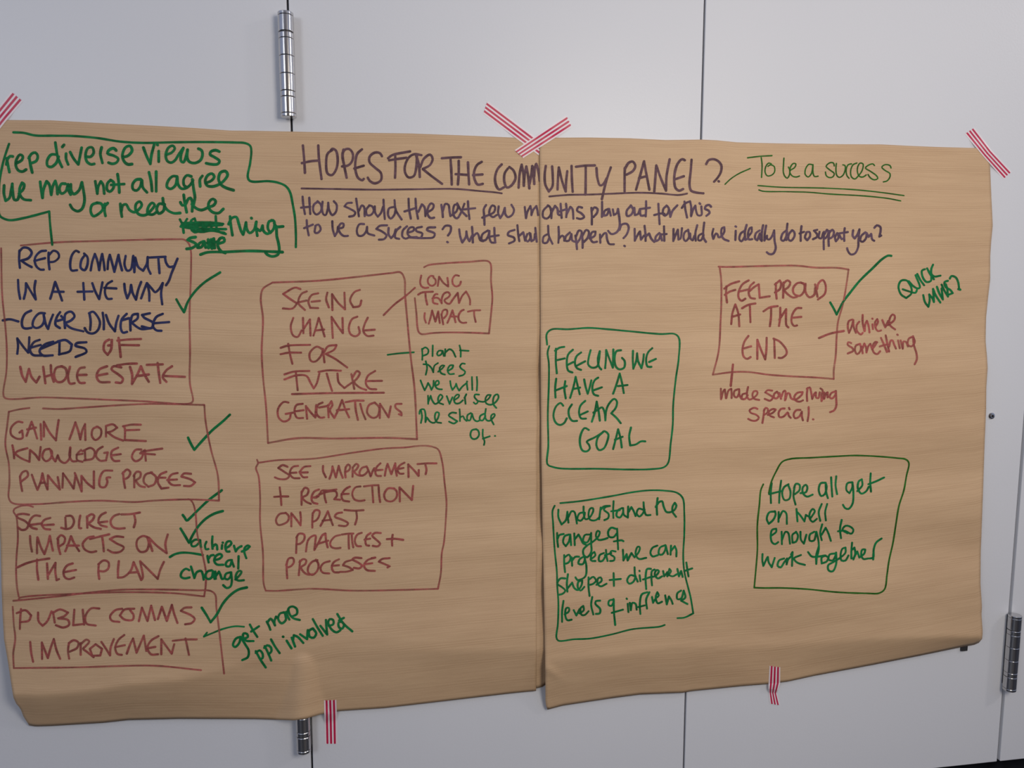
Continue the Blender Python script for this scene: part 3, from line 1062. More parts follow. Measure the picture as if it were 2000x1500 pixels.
1540,320 1555,400 1537,470
# handwriting L R 5.2 dull red writing: IMPACTS ON
345,570 350,660 367,748
425,768 425,670 430,585 470,700 510,777 550,660 572,568 590,660 607,737
665,600 670,690 692,777
660,600 700,560 745,590 735,650 680,690
750,745 785,660 815,572 850,650 908,742
770,680 905,680
1075,575 1010,590 950,660 970,720 1040,755 1105,745
1035,605 1150,575 1255,550
1175,590 1185,660 1192,745
1415,582 1330,575 1262,605 1340,655 1422,700 1390,745 1300,760 1240,730
1690,580 1640,570 1580,610 1570,690 1610,750 1680,740 1710,660 1690,580
1750,742 1725,660 1708,588 1800,680 1915,767 1900,660 1927,552
# handwriting L R 5.2 dull red writing: THE PLAN
200,930 300,885 430,850 567,828
425,840 425,950 440,1072
540,885 550,1062
560,1010 637,878 635,980 650,1077 677,1065
835,885 770,910 730,980 745,1045 790,1065 852,1047
735,985 872,960
1135,890 1130,980 1140,1062
1130,895 1190,850 1245,870 1245,940 1200,975 1140,972
1365,858 1355,960 1355,1048 1420,1040 1500,970 1535,870 1580,970 1622,1075 1640,1050 1610,860 1720,970 1812,1062 1840,960 1882,868
1480,992 1570,985
# tick_mark L G 5.4 dark green tick, upper of the two beside the see direct impacts note
@ 310 940 7.145
335,470 365,510 390,548 450,500 560,390 700,260 880,125
# tick_mark L G 5.4 dark green tick, lower of the two beside the see direct impacts note
305,660 360,750 422,857 480,740 560,620 660,520 780,450 895,415
# dash_mark L G 5.0 dark green dash leading to the achieve real change note
155,1058 220,1020 320,997 450,1002 615,1028
# handwriting L G 5.0 dark green writing: achieve real change
575,820 510,815 455,860 465,905 510,905 560,860 580,825 583,870 592,920
665,845 645,900 660,950 692,945
750,770 745,850 752,942
750,920 790,880 810,895 817,952
885,890 880,942
892,855 897,857
935,935 990,900 1015,865 995,835 950,850 930,920 950,980 988,980
1050,900 1075,978 1110,930 1155,905
1160,980 1230,950 1270,910 1245,895 1200,930 1195,990 1222,1072
680,1040 685,1080 697,1132
690,1090 730,1035 765,1030
780,1100 850,1080 885,1040 860,1015 800,1040 775,1110 810,1160 900,1165
1020,1098 970,1105 935,1150 945,1185 990,1185 1020,1110 1048,1190
1115,1045 1110,1217
425,1240 380,1220 320,1270 310,1330 360,1355 430,1342
450,1190 475,1270 497,1350 530,1270 590,1250 615,1300 627,1372
740,1242 680,1260 650,1330 690,1365 740,1340 758,1255 780,1362
790,1260 797,1360
800,1320 840,1260 860,1300 885,1365 920,1350
1000,1270 940,1290 922,1350 960,1370 1000,1330 1010,1270 1020,1400 1000,1470 950,1490 900,1450
1070,1370 1130,1310 1155,1260 1120,1250 1085,1290 1075,1360 1110,1385 1187,1380
# drawn_box L R 4.2 faded red box outline around the public comms note
@ 0 1130 4.444
1945,825 1925,650 1900,430 1878,250 1868,140 1830,108 1700,102 1350,95 1000,100 500,155 115,193
110,245 120,400 132,520 115,650 120,777 700,770 1000,760 1350,757 1745,795
# handwriting L R 5.0 dull red writing: PUBLIC COMMS
182,265 175,350 172,437
145,300 220,275 270,320 250,365 180,378
330,295 335,370 370,410 410,370 447,285
460,290 475,382
455,300 520,268 590,295 560,325 505,345 590,360 600,400 550,425 485,405
645,270 635,405 720,395
718,270 730,400
862,260 790,260 740,330 750,390 830,408
1060,262 1000,275 955,330 970,365 1035,376
1165,262 1080,270 1040,320 1080,355 1150,358 1160,320 1130,275
1205,370 1232,252 1280,368 1312,235 1345,360
1370,352 1405,245 1448,367 1492,228 1510,300 1540,385
1662,250 1600,255 1570,280 1660,320 1690,350 1665,385 1607,397
# handwriting L R 5.0 dull red writing: IMPROVEMENT
262,550 270,640 287,722
365,698 363,555 415,690 440,600 467,525 490,620 522,697
598,560 590,630 600,695
598,560 640,535 680,555 670,600 605,635
700,560 700,662
700,570 750,530 775,545 740,590 722,608 760,640 812,682
830,570 780,610 800,670 870,668 885,610 830,570
880,550 920,610 955,667 960,600 988,525
1078,490 1030,530 1000,600 1020,655 1057,662
1000,595 1083,578
1100,652 1130,570 1155,520 1185,643 1248,495 1270,628
1375,500 1310,540 1280,600 1310,657 1372,657
1280,605 1348,593
1400,657 1400,528 1490,652 1512,570
1500,540 1600,530 1707,528
1610,520 1625,590 1640,662
# tick_mark L G 5.4 dark green tick beside the public comms note
@ 380 1130 6.06
85,345 140,430 190,517 260,430 340,290 430,190 520,130 620,105
# arrow_mark L G 4.2 dark green arrow from the get more note
585,570 480,565 340,595 200,650 110,687 147,640
# handwriting L G 5.0 dark green slanted writing: get more
545,690 490,710 455,790 480,810 530,760 545,690 600,780 640,850 630,930 565,965
590,710 632,690 620,655 580,650 575,700 610,735 697,740
655,545 690,610 742,690
670,627 762,565
855,510 880,560 897,605
865,515 900,475 925,500 952,555 945,510 965,450 985,470
1060,400 1010,415 990,480 1030,530 1080,490 1070,405
1085,395 1100,440 1122,485
1100,400 1110,360
1150,450 1210,420 1210,360 1160,330 1115,350 1125,420 1170,470 1245,490
# handwriting L G 5.0 dark green slanted writing: ppl involved
725,860 780,960 842,1052
725,880 770,850 805,890 805,940 775,955
830,800 870,880 907,970
825,820 860,790 900,810 910,860 875,898
905,720 950,800 1007,882
1090,735 1147,827
1045,688 1052,690
1150,700 1190,805
1165,740 1175,670 1220,690 1287,762
1250,660 1332,717 1340,610
1400,590 1355,620 1365,690 1410,700 1440,650 1400,590
1400,480 1450,570 1517,677
1490,560 1570,662 1560,560 1555,490
1590,560 1642,540 1640,490 1600,480 1582,520 1620,600 1680,637 1727,610
1740,510 1705,520 1712,580 1750,592 1770,550
1690,420 1760,530 1867,625
1710,495 1767,465
# drawn_box L R 4.4 faded red box outline around the seeing change note
@ 500 500 4.053
130,210 500,195 800,165 1070,135 1145,130 1175,180 1180,300 1195,480 1225,800 1255,1050 1275,1450 1050,1440 600,1445 330,1442 95,1480 80,1200 55,950 45,750 55,500 38,330 55,260 130,210
# handwriting L R 4.8 dull red writing: SEEING
352,262 310,250 215,300 270,340 325,375 290,415 213,415
402,280 360,300 335,370 387,427
330,368 400,352
492,295 440,310 415,360 430,410 492,412
440,362 507,355
565,290 555,340 577,407
605,428 602,302 650,370 705,422 700,290
822,268 780,285 745,350 770,405 820,395 834,352
# handwriting L R 4.8 dull red writing: CHANGE
295,490 275,560 295,630 330,640 360,590
372,490 375,610
375,580 427,502 432,630
455,630 480,550 497,490 520,560 543,637
470,590 540,582
608,648 598,482 650,560 688,610 685,490
802,480 760,500 735,570 750,620 790,635 820,610 812,562
885,488 860,540 850,595 880,632 930,630
850,590 940,583
# handwriting L R 4.8 dull red writing: FOR
255,695 270,780 288,853
195,727 250,710 428,703
195,777 260,765 357,765
530,740 480,718 425,770 435,830 470,835 520,780 530,735
530,740 542,842
540,760 570,715 637,705 620,740 552,775 620,810 722,882
# handwriting L R 4.8 dull red writing: FUTURE, underlined
315,915 330,1062
225,937 300,915 422,910
225,977 320,945 400,950 430,1000 457,1048 480,1010 502,930
495,917 570,905 672,908
560,930 580,1000 602,1067
645,930 655,1000 700,1045 755,1005
755,935 778,1052
765,960 800,910 822,925 800,970 777,995 820,1040 872,1060
943,910 885,950 870,1010 900,1050 952,1055
870,990 997,988
285,1093 600,1085 1012,1082
# handwriting L R 4.8 dull red writing: GENERATIONS
257,1160 220,1155 175,1210 180,1280 220,1310 265,1290 275,1245
235,1250 292,1240
370,1170 320,1180 305,1230 325,1280 372,1282
310,1230 377,1220
405,1288 395,1188 435,1240 470,1278 477,1180
527,1160 490,1180 480,1250 510,1280 540,1277
500,1200 560,1188
570,1180 575,1277
570,1190 597,1150 605,1180 585,1220 620,1282 650,1220 682,1140 710,1220 737,1277
640,1222 737,1212
710,1157 780,1145 852,1145
785,1160 790,1220 807,1297
825,1170 845,1240 867,1292
940,1160 895,1180 880,1240 920,1280 960,1270 975,1200 940,1160
980,1282 982,1170 1050,1277 1067,1190
1152,1170 1105,1175 1105,1200 1150,1240 1152,1260 1132,1252
# connecting_line L R 4.4 dull red line to the long term impact note
1010,468 1100,380 1180,320 1258,252
# dash_mark L G 3.8 green dash leading to the plant trees note
1042,782 1120,772 1250,762
# drawn_box L R 4.2 faded red box outline around the long term impact note
@ 740 490 7.692
680,245 740,215 1000,185 1350,165 1640,155 1680,200 1685,450 1705,700 1690,900 1655,1240 1400,1230 1000,1225 800,1235 640,1250 600,1220 580,1150 565,950 540,710
# handwriting L R 4.4 dull red writing: LONG TERM IMPACT
637,370 620,470 640,530 690,557 742,550
820,380 780,375 735,430 750,500 800,525 850,490 850,430 820,400
885,525 905,387 970,480 1042,535 1040,480 1030,405
1202,375 1150,365 1105,430 1120,510 1165,535 1215,510 1232,462
590,657 650,625 812,612
700,630 705,710 727,807
880,650 850,650 815,710 820,780 882,797
805,715 860,702 900,715 945,787 945,720 980,640 1040,620 1070,660 1040,700 985,740 1010,780 1060,795 1110,730 1185,630 1205,782 1250,680 1310,610 1350,680 1370,740 1370,805
690,935 685,1010 707,1077
750,1092 780,990 800,895 850,1062 892,910 915,1082
940,950 967,1102
940,960 970,890 1020,885 1025,950 977,1012
1030,1080 1070,990 1107,893 1130,980 1152,1072
1070,985 1165,985
1275,885 1240,900 1195,980 1210,1050 1250,1080 1312,1077
1340,912 1420,895 1522,892
1430,905 1435,980 1455,1067
# handwriting L G 4.0 green writing: plant trees
@ 740 660 6.82
575,145 580,220 578,292
575,155 620,125 660,160 650,210 590,237
718,100 715,242
845,172 800,170 775,210 790,235 830,220 850,172 865,240
885,150 880,240
890,190 940,150 980,170 1022,252
1075,100 1090,170 1090,250
1080,165 1195,172
625,310 642,400 625,490
595,350 650,355 700,400 725,457 740,370 787,335
790,450 850,400 872,370 845,365 810,400 830,470 880,488
920,440 980,400 990,365 950,365 915,430 940,480 1000,478
1145,345 1110,340 1080,380 1100,410 1150,450 1130,490 1070,508
# handwriting L G 4.0 green writing: we will never see
555,565 580,630 610,697 640,640 655,600 680,640 700,692 725,640 730,570
750,640 800,610 790,570 760,580 755,650 790,680 840,685
950,575 960,640 980,692 1020,640 1030,610 1045,660 1070,702 1110,650 1170,600 1182,690
1173,580 1177,582
1240,520 1245,692
1305,520 1310,600 1305,700
655,770 657,878
660,850 690,770 710,830 750,880 800,850 850,780 820,755 790,800 800,860 857,885
905,775 942,878 980,790
1000,830 1060,790 1070,760 1040,755 1000,810 1020,870 1070,870 1120,830
1145,790 1155,877
1165,750 1140,800
1335,755 1280,755 1275,790 1320,850 1290,880 1265,860
1320,840 1400,850 1470,800 1490,760 1450,760 1420,810 1430,870 1490,890 1550,860 1595,790 1580,750 1540,770 1520,840 1530,890 1565,932
# handwriting L G 4.0 green writing: the shade of
560,960 575,1050 560,1132
540,1010 550,960 600,950 620,1010 620,1122 640,1060 690,1120 740,1130 790,1060 800,1000 765,990 745,1050 770,1120 830,1132
1030,1000 970,995 930,1030 980,1070 1045,1110 1000,1140 935,1115
1075,950 1080,1030 1080,1107
1085,1060 1120,1040 1140,1080 1170,1105
1225,1000 1180,1030 1180,1090 1210,1100 1242,1010 1270,1090 1310,1112 1345,1095
1400,1010 1350,1040 1345,1090 1380,1100 1420,1040
1425,945 1415,1040 1430,1090 1470,1105 1545,1030 1535,1010 1500,1030 1495,1080 1530,1152
1300,1215 1240,1230 1220,1300 1250,1345 1300,1340 1335,1290 1320,1230 1290,1215
1385,1220 1385,1310 1408,1380 1400,1425
1385,1342 1477,1310
1545,1305 1550,1306
# drawn_box L R 4.0 faded red box outline around the see improvement note
@ 490 860 5
80,218 250,195 620,178 1000,120 1300,80 1525,68 1600,58 1700,52 1780,65 1830,90 1870,220 1890,400 1910,600 1905,750 1885,1000 1865,1100 1855,1300 1827,1450 1500,1460 1000,1468 600,1450 250,1470 145,1468 125,1400 118,1100 90,800 90,550 75,350 50,270 70,222 60,190
# handwriting L R 4.8 dull red writing: SEE IMPROVEMENT
358,258 310,242 268,270 330,310 375,345 350,375 280,378 235,362
460,250 410,260 380,320 410,365 475,370
385,318 445,315
580,252 520,260 475,310 510,360 550,360
480,315 555,312
705,250 705,300 732,360
768,375 790,310 797,255 830,362 858,250 875,310 897,365
925,270 920,310 925,362
925,265 950,235 970,255 960,290 925,310
995,270 993,355
995,265 1030,230 1050,245 1030,285 1010,305 1045,340 1090,345
1130,255 1085,270 1060,320 1075,345 1110,335 1145,290 1130,255 1155,310 1170,352 1190,300 1205,272
1265,225 1230,260 1215,310 1230,345 1270,348
1225,292 1285,288
1308,345 1320,280 1335,230 1372,330 1410,225 1415,290 1425,345
1500,218 1455,245 1430,290 1455,325 1490,325
1435,280 1490,270
1540,358 1537,235 1600,300 1638,347 1640,290
1628,232 1720,225 1812,225
1705,240 1715,290 1707,330
# handwriting L R 4.8 dull red writing: + REFLECTION
228,552 300,548 365,548
282,460 292,550 298,632
495,500 495,630
495,510 530,462 562,480 550,530 505,560 540,600 585,620
665,480 620,500 592,560 605,605 650,620
600,560 660,548
640,560 680,510 690,492 760,490 835,480
715,500 722,560 735,607
625,560 680,525 760,500 830,500 840,540 815,575 870,580
967,452 920,480 885,540 900,585 960,598
885,525 955,522
1070,450 1020,460 990,520 1010,575 1060,592 1110,585
1105,450 1180,440 1247,438
1185,455 1190,530 1195,605
1248,455 1252,530 1262,603
1400,470 1340,470 1302,530 1320,585 1380,595 1425,550 1420,490 1390,468
1455,597 1452,460 1520,530 1572,583 1580,500 1585,445
# handwriting L R 4.8 dull red writing: ON PAST
340,710 280,720 245,780 265,825 310,820 360,790 370,740 340,708
395,840 395,770 395,712 450,780 485,830 488,760 482,702
605,710 600,780 600,852
605,715 630,682 670,690 665,740 640,780 610,795
680,835 720,760 752,692 775,760 800,827
700,785 785,775
890,705 840,715 820,745 890,775 950,810 930,835 860,832
915,680 1010,687 1100,682
1030,695 1035,760 1018,822
# handwriting L R 4.8 dull red writing: PRACTICES +
450,945 445,1020 442,1100
445,950 470,912 520,920 520,970 480,1010 445,1015
538,1085 550,1000 565,965 600,935 632,930 630,980 620,1070 660,1000 700,925 728,910 735,980 750,1045
655,1010 755,980
870,925 820,940 775,1000 785,1040 830,1055 875,1050
888,920 950,912 1000,910
955,925 955,990 958,1057
985,925 990,990 1000,1045
1082,903 1040,920 1015,980 1035,1030 1075,1035
1170,905 1135,930 1118,985 1130,1025 1155,1028
1110,970 1165,960
1268,905 1210,905 1185,930 1230,975 1262,1010 1240,1035 1190,1030
1328,965 1410,962 1488,972
1385,922 1378,970 1380,1028
# handwriting L R 4.8 dull red writing: PROCESSES
350,1205 350,1270 355,1347
345,1220 370,1155 410,1150 420,1190 390,1230 355,1242
480,1175 475,1240 468,1318
475,1190 510,1160 540,1170 530,1210 490,1240 520,1290 560,1312 600,1308
650,1170 600,1185 560,1240 560,1290 600,1315 650,1270 660,1210 635,1165
770,1180 710,1200 680,1250 700,1290 765,1300
860,1162 810,1190 790,1240 810,1285 860,1290
795,1225 860,1220
980,1170 920,1190 900,1220 960,1240 995,1265 940,1282 870,1285
1080,1150 1010,1148 990,1165 1050,1195 1090,1225 1060,1250 1005,1245
1180,1150 1215,1145 1140,1170 1105,1220 1130,1265 1210,1275
1110,1210 1185,1200
1355,1150 1280,1160 1250,1185 1310,1210 1355,1230 1335,1242
# drawn_box R G 4.2 green box outline around the clear goal note
@ 1050 630 5
93,215 90,110 135,68 300,65 500,52 650,62 900,85 1200,112 1340,112 1380,150 1378,350 1350,550 1325,800 1320,1000 1300,1180 1275,1370 1235,1412 1100,1432 900,1435 600,1428 230,1425 150,1410 98,1385 105,1200 100,900 110,600 110,400 98,290 115,230
# handwriting R G 4.8 dark green writing: FEELING WE
180,255 178,380 188,495
170,275 215,245 260,237
185,368 265,350
345,265 300,310 285,390 300,470 340,487
290,415 350,385
425,292 380,330 365,400 385,445 425,462
385,420 465,378
518,270 500,340 495,410 530,440 580,430 600,360 608,280 590,350 600,430 622,458
660,445 668,350 670,268 700,350 735,440 738,350 740,262
815,270 770,280 752,350 765,430 800,457 845,440 850,375 825,345
932,275 930,360 935,450 965,370 972,300 980,370 1015,445 1030,380 1038,310
1120,250 1080,290 1060,360 1075,430 1112,432
1090,385 1155,355
# handwriting R G 4.8 dark green writing: HAVE A
182,548 172,640 175,732
270,572 262,650 275,740
170,665 285,620
318,735 350,630 372,530 390,610 412,700
345,650 415,635
455,555 470,630 490,695 510,630 525,565
592,538 560,560 535,630 550,700 592,715
550,660 628,632
738,695 775,590 802,498 825,590 842,688
785,620 878,610
# handwriting R G 4.8 dark green writing: CLEAR
250,812 225,785 180,820 155,910 180,980 220,1000 260,980 285,935
335,800 305,850 310,920 340,960 385,960
465,765 420,810 405,880 425,935 472,938
420,900 490,868
530,968 560,870 577,772 595,860 608,958
545,880 590,850 630,828 655,880 662,955 670,860 700,790 750,745 775,770 765,830 720,885 770,930 812,982
# handwriting R G 4.8 dark green writing: GOAL
500,1048 460,1030 420,1100 415,1190 440,1250 480,1258 510,1230 500,1190 480,1165 560,1120 640,1070
640,1070 590,1120 575,1200 600,1245 645,1230 680,1160 690,1090 650,1060 630,1075
738,1235 765,1130 787,1042 810,1130 822,1220
755,1145 830,1115
912,1025 895,1110 905,1200 960,1190 1010,1160 1052,1160
# drawn_box R G 4.0 green box outline around the understand the range note
@ 1070 950 4.84
118,158 300,140 600,92 800,55 950,38 1100,40 1220,60 1275,110 1290,250 1290,450 1280,650 1290,800 1330,970 1350,1050 1375,1200 1290,1240 1225,1245
1105,1310 1060,1325 800,1350 600,1400 400,1438 250,1445 100,1458 82,1430 95,1300 100,1100 90,950 85,800 65,600 50,350 45,230 65,182
# handwriting R G 4.6 dark green writing: understand the
100,220 100,290 130,360 170,320 185,240
185,240 190,300 195,342
195,290 225,235 250,240 265,290 275,350
345,245 300,255 280,310 310,325 345,280 350,250
338,190 340,260 355,310 390,300 430,230 425,205 400,210 385,270 400,315 450,320 490,290
500,200 485,310
500,220 530,190 587,185 545,195 530,220 575,260 570,300 535,318
622,140 618,220 620,297
600,235 680,225
700,205 660,230 650,280 680,295 710,250 712,205 720,270 750,290
760,190 757,295
765,240 790,195 810,230 830,280
900,220 860,210 840,255 865,285 895,260 915,220
905,150 910,210 930,270 970,270
1038,110 1030,190 1033,268
1020,195 1050,150 1080,140 1095,190 1120,240 1150,245 1195,225 1215,180 1200,155 1180,190 1180,240 1212,287
# handwriting R G 4.6 dark green writing: range of
88,440 90,510 97,572
90,500 110,460 150,450
200,455 160,470 145,530 170,565 200,520 212,455 220,555
250,445 255,555
255,500 290,455 310,490 335,540 360,550
400,455 350,460 335,520 370,530 400,480 410,440 410,540 410,620 370,670 340,650 335,600 370,560 430,520 480,470 490,430 470,420 455,470 480,505 530,500 565,488
640,400 600,390 570,430 580,475 620,480 655,440
655,400 660,500 665,595
625,520 700,510 715,518
# handwriting R G 4.6 dark green writing: projects we can
155,650 155,730 163,810
160,670 200,645 215,680 195,720 170,730
225,670 230,750
230,700 260,665 295,665
345,660 300,690 290,730 330,735 350,690 345,660 365,760 355,850 310,880 280,885 262,860
405,690 450,650 440,620 415,640 410,700 450,705
530,630 490,650 485,705 515,705 545,660
550,600 555,660 565,705
540,650 600,630
640,615 600,610 590,640 630,670 625,700 590,705
710,598 715,700 745,640 755,700 790,630 820,670 860,620 870,575 850,570 830,640 860,685 930,675
1035,560 990,580 970,630 990,662 1040,650
1110,555 1060,580 1050,640 1080,645 1110,600 1115,560 1135,640
1165,560 1160,645
1165,610 1200,565 1215,600 1215,662
# handwriting R G 4.6 dark green writing: shape + different
165,870 120,870 90,920 130,950 165,985 140,1015 100,1025
190,830 180,920 185,995
190,960 230,910 250,960 285,980 320,930 325,890 290,900 285,960 310,985 345,950
385,860 385,950 395,1035
390,880 430,855 455,890 430,920 400,930
460,930 510,890 500,860 475,870 470,920 500,945 555,920
585,885 690,875
622,820 625,940
830,850 780,840 750,890 770,920 810,900 830,850
820,765 825,840 850,900
868,840 875,895
866,797 868,801
975,780 940,780 925,850 930,970
900,880 960,860 985,850
1010,785 985,800 980,870 985,935
960,860 1020,845 1050,800 1030,790 1010,830 1040,870 1080,850
1090,800 1100,850 1130,810 1130,850 1165,800 1150,780 1140,830 1180,850 1220,830
1225,780 1240,850 1260,800 1275,855
1310,720 1320,790 1330,850
1290,800 1365,775
# handwriting R G 4.6 dark green writing: levels of influence
148,1082 135,1180 135,1280
160,1210 200,1180 200,1150 175,1150 165,1220 185,1265 225,1260
245,1170 270,1220 300,1160
300,1200 340,1170 335,1130 310,1150 320,1215 350,1215 385,1180
420,1045 410,1120 430,1210
495,1080 455,1085 450,1110 495,1160 490,1200 455,1205
620,1070 580,1080 575,1120 600,1130 625,1090
622,1065 625,1180 637,1310
605,1195 710,1165
755,1110 762,1188
745,1060 748,1064
775,1100 785,1170 800,1100 830,1110 840,1165
940,1000 890,1020 870,1110 875,1205
855,1140 915,1125
960,1000 930,1070 938,1155
985,1045 995,1100 1020,1060 1050,1030 1035,1000 1020,1050 1040,1105 1080,1090
1110,1030 1125,1115 1145,1040 1170,1080 1180,1110
1260,985 1225,1010 1225,1065 1260,1060 1285,985 1300,1050 1260,1080 1320,1112
# drawn_box R R 4.2 faded red box outline around the feel proud note
@ 1370 490 5.357
180,165 250,168 500,162 800,155 1000,155 1200,175 1430,178 1540,195 1515,370 1480,560 1430,740 1415,900 1405,1100 1385,1250 1385,1340 1200,1325 900,1310 700,1295 500,1268 330,1268 120,1295 180,1050 200,750 210,450 205,280 192,180
# handwriting R R 5.0 dull red writing: FEEL PROUD
262,370 258,450 268,540
240,395 300,350 395,318
245,460 300,425 355,408
495,308 430,350 390,430 390,490 420,522 460,500
395,425 485,405
550,330 510,370 495,440 515,490 560,500
505,420 550,380 600,350 605,420 610,490 715,475
780,340 780,420 787,500
770,350 820,310 835,340 820,400 770,435
860,330 855,490
860,340 900,308 930,330 910,380 870,410 900,450 960,488 1000,480
1070,340 1010,335 960,390 970,450 1030,470 1075,420 1075,350 1040,330
1090,345 1090,430 1130,485 1180,460 1190,390
1190,350 1215,480
1210,400 1225,340 1270,305 1300,360 1290,450 1220,508
# handwriting R R 5.0 dull red writing: AT THE
312,765 325,650 355,560 385,650 397,788
320,690 405,665
425,600 490,565 565,550
508,580 510,660 513,745
650,632 720,590 798,578
730,590 728,690 717,788
825,595 825,690 812,785
815,720 887,610 885,700 890,780 910,800
1045,598 1000,600 950,670 945,750 970,785 1000,780
950,700 1045,690
# handwriting R R 5.0 dull red writing: END
492,890 450,950 430,1040 445,1110 480,1130 515,1110
445,1020 520,998
585,1130 585,930 630,1050 668,1135 680,1030 683,910
762,925 765,1020 768,1120
755,918 820,950 890,1040 890,1080 840,1120 808,1118
# connecting_line R R 5.2 dull red line crossing the box side towards the achieve something note
1230,912 1350,865 1490,838
# connecting_line R R 5.4 dull red line crossing the bottom of the box
330,1190 320,1290 307,1412
# tick_mark R G 5.0 green tick beside the feel proud note
@ 1590 480 6
190,665 230,735 265,805 340,660 430,540 540,405 680,270 800,155 870,115 905,118
# handwriting R G 4.8 dark green slanted writing: QUICK WINS?
1140,450 1080,405 1020,410 990,480 1020,570 1080,612 1140,560 1140,490 1100,420
1040,510 1100,530 1190,550 1205,520
1110,415 1160,470 1215,500 1240,490 1190,345
1210,330 1245,400 1290,462
1300,275 1265,290 1275,370 1320,425 1370,410 1375,360
1325,265 1360,330 1405,392
1395,222 1375,270 1375,330 1410,360 1482,350
1280,578 1300,660 1340,715 1355,640 1350,570 1390,620 1405,660 1400,580 1395,505 1420,570 1480,665
1440,480 1470,560 1510,630 1495,500
1495,455 1530,530 1570,595 1560,500 1545,450
1570,410 1530,425 1540,480 1600,520 1625,555 1580,572
1592,385 1610,355 1660,370 1690,430 1700,500
1697,505 1715,515 1690,508
# handwriting R R 4.6 dull red writing: achieve
450,865 410,880 395,950 410,1020 440,950 460,870 465,950 490,1020
530,890 500,930 505,1000 550,1040 570,1020
570,810 570,900 590,1000
595,1000 600,920 620,880 640,940 650,1015
685,920 690,975
683,853 686,856
720,950 750,890 740,860 715,900 725,970 750,1000 785,992
800,870 835,955 870,880
865,930 940,870 945,820 920,805 885,860 890,930 950,980
# handwriting R R 4.6 dull red writing: something
435,1140 400,1130 395,1160 450,1200 460,1230 395,1262
540,1150 490,1170 480,1230 505,1270 540,1240 550,1180 535,1150
560,1180 570,1260
570,1200 590,1145 610,1190 615,1250 640,1170 660,1150 680,1210 700,1190 740,1130 720,1125 685,1180 700,1250 740,1270 775,1235
785,1080 820,1160 855,1245
770,1180 850,1155
840,1050 860,1150 880,1240
880,1180 900,1110 920,1110 940,1160 960,1205
985,1110 1005,1200
975,1040 982,1045
1015,1110 1040,1205 1050,1120 1080,1130 1100,1180
1155,1065 1110,1090 1100,1160 1140,1180 1180,1130 1160,1060 1170,1160 1200,1260 1205,1330 1180,1388
# handwriting R R 4.6 dull red writing: made something
@ 1380 730 7.143
200,210 200,290 203,355
210,340 235,240 255,220 262,270 270,340
275,340 310,230 345,210 350,270 350,338
440,215 390,240 385,310 420,330 455,270 455,215 460,300 490,350
560,270 500,290 495,350 540,350 575,300
580,185 565,260 570,330 600,360 650,340 710,280 705,245 660,245 640,300 660,345 735,365
915,235 850,230 820,260 880,295 925,330 890,375 812,350
985,250 945,280 940,330 975,345 1010,300 985,250
1020,270 1040,350
1045,320 1080,240 1100,240 1095,370
1100,360 1135,270 1160,280 1180,340 1240,360 1330,290 1340,255 1270,265 1225,320 1240,370 1300,390 1345,370
1410,200 1400,290 1405,380
1400,210 1440,190 1460,260 1475,350 1510,270 1525,260 1530,330 1560,340 1580,260
1590,205 1620,230 1605,300 1605,380 1640,300
1640,260 1640,350 1670,270 1690,260 1690,330
1800,245 1740,270 1720,330 1750,345 1800,290 1805,240 1810,360 1810,450 1780,510 1725,535
# handwriting R R 4.6 dull red writing: special.
710,490 670,475 600,510 620,545 690,570 730,610 700,650 640,655 582,630
805,500 795,590 780,685
800,520 825,475 855,490 850,540 800,575
855,575 930,540 965,500 930,490 870,530 880,580 940,608
1090,485 1040,490 1005,550 1020,605 1070,600 1130,540
1140,550 1150,590 1175,615
1150,475 1160,497
1310,505 1250,510 1215,570 1235,620 1290,600 1330,530 1330,590 1345,650
1425,465 1425,560 1410,660
1485,635 1492,637
# drawn_box R O 3.8 thin green box outline around the hope all get on note
@ 1460 880 5.172
215,430 240,320 290,210 350,115 430,85 650,72 900,58 1080,50 1300,58 1500,75 1600,90 1630,125 1605,260 1580,400 1530,560 1500,740 1470,930 1430,1110 1410,1250 1385,1400 1330,1440 1200,1442 900,1430 600,1400 350,1388 150,1388 68,1385 85,1200 100,1000 100,750 120,550 135,400 160,340
# handwriting R G 4.6 dark green writing: Hope all get
245,330 235,430 237,530
340,305 325,420 320,528
218,440 340,410
415,340 370,370 350,430 375,500 420,490 435,420 410,345
475,370 465,460 485,545
470,380 490,335 525,345 525,400 480,440
535,430 590,420 605,370 590,345 560,370 560,430 600,465 658,445
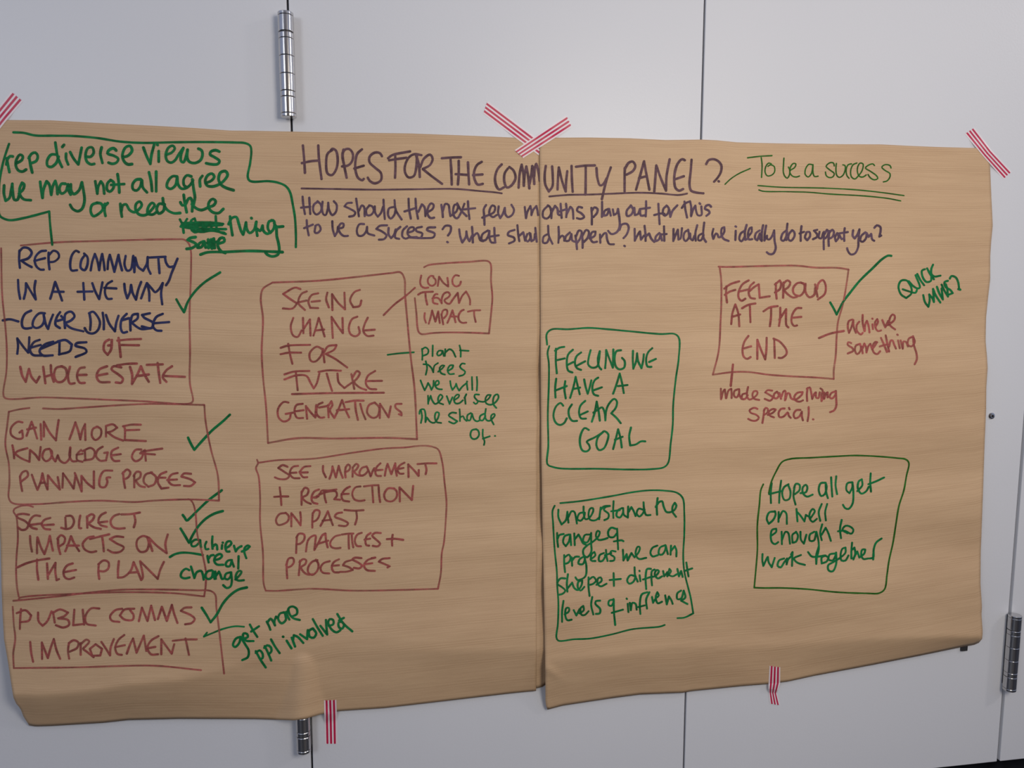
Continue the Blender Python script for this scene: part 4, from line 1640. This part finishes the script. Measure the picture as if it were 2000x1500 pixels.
790,325 740,330 720,400 745,460 780,440 800,360 790,330 795,420 812,480
845,270 850,370 857,465
897,260 890,350 905,440
1060,320 1010,330 1000,400 1030,430 1060,370 1060,320 1070,430 1060,540 1020,590 985,580 965,548
1110,410 1160,350 1155,290 1125,310 1115,380 1150,435 1200,410 1225,365
1245,230 1240,320 1248,415
1222,340 1300,310 1380,272
# handwriting R G 4.6 dark green writing: on well
280,615 220,625 195,690 215,740 260,700 285,640 275,612
315,620 313,720
320,680 360,610 390,630 398,740
495,590 505,715
500,620 530,650 575,715 590,650
590,650 640,680 680,610 660,590 630,630 630,690 660,720 700,690
750,540 720,620 735,710
805,540 785,620 792,705
# handwriting R G 4.6 dark green writing: enough to
240,860 290,820 290,790 250,800 235,870 250,930 280,945 310,925
345,820 348,945
350,900 385,820 410,830 430,940
490,825 455,850 455,930 490,920 510,860 490,820
535,820 540,900 570,940 595,850
675,820 630,850 630,910 670,910 690,850 695,820 715,900 720,1000 700,1080 695,1145
755,745 735,830 750,905
750,850 790,780 815,830 842,912
952,700 935,790 945,885
915,815 980,810 1050,840 1070,800 1030,765 990,760 960,800 1010,835
# handwriting R G 4.6 dark green writing: work together
152,1045 150,1110 160,1165 195,1090 205,1075 215,1130 245,1178 275,1085
370,1090 320,1110 305,1165 335,1180 370,1130 400,1090 395,1150 410,1100 440,1070
440,1050 455,1025 450,1165
540,1055 470,1090 500,1130 580,1155
612,1025 650,1070 720,1070 780,1060
720,970 695,1060 695,1145
790,1060 750,1080 750,1140 800,1120 815,1080 780,1060
880,1040 830,1050 820,1100 860,1110 890,1060 895,1030 895,1150 860,1220 820,1210 815,1160 860,1130 940,1080 990,1030 990,980 960,990 940,1060 950,1110 990,1110 1020,1060
1057,930 1050,1010 1050,1090
1060,1000 1080,980 1090,1040 1070,1100
1070,1090 1110,1020 1130,1080 1180,1040 1190,1000 1160,1000 1150,1060 1170,1095 1220,1090
1235,1090 1270,1080 1275,1000 1300,930 1355,888
1272,1040 1270,1100
"""
write_ink(STROKES)
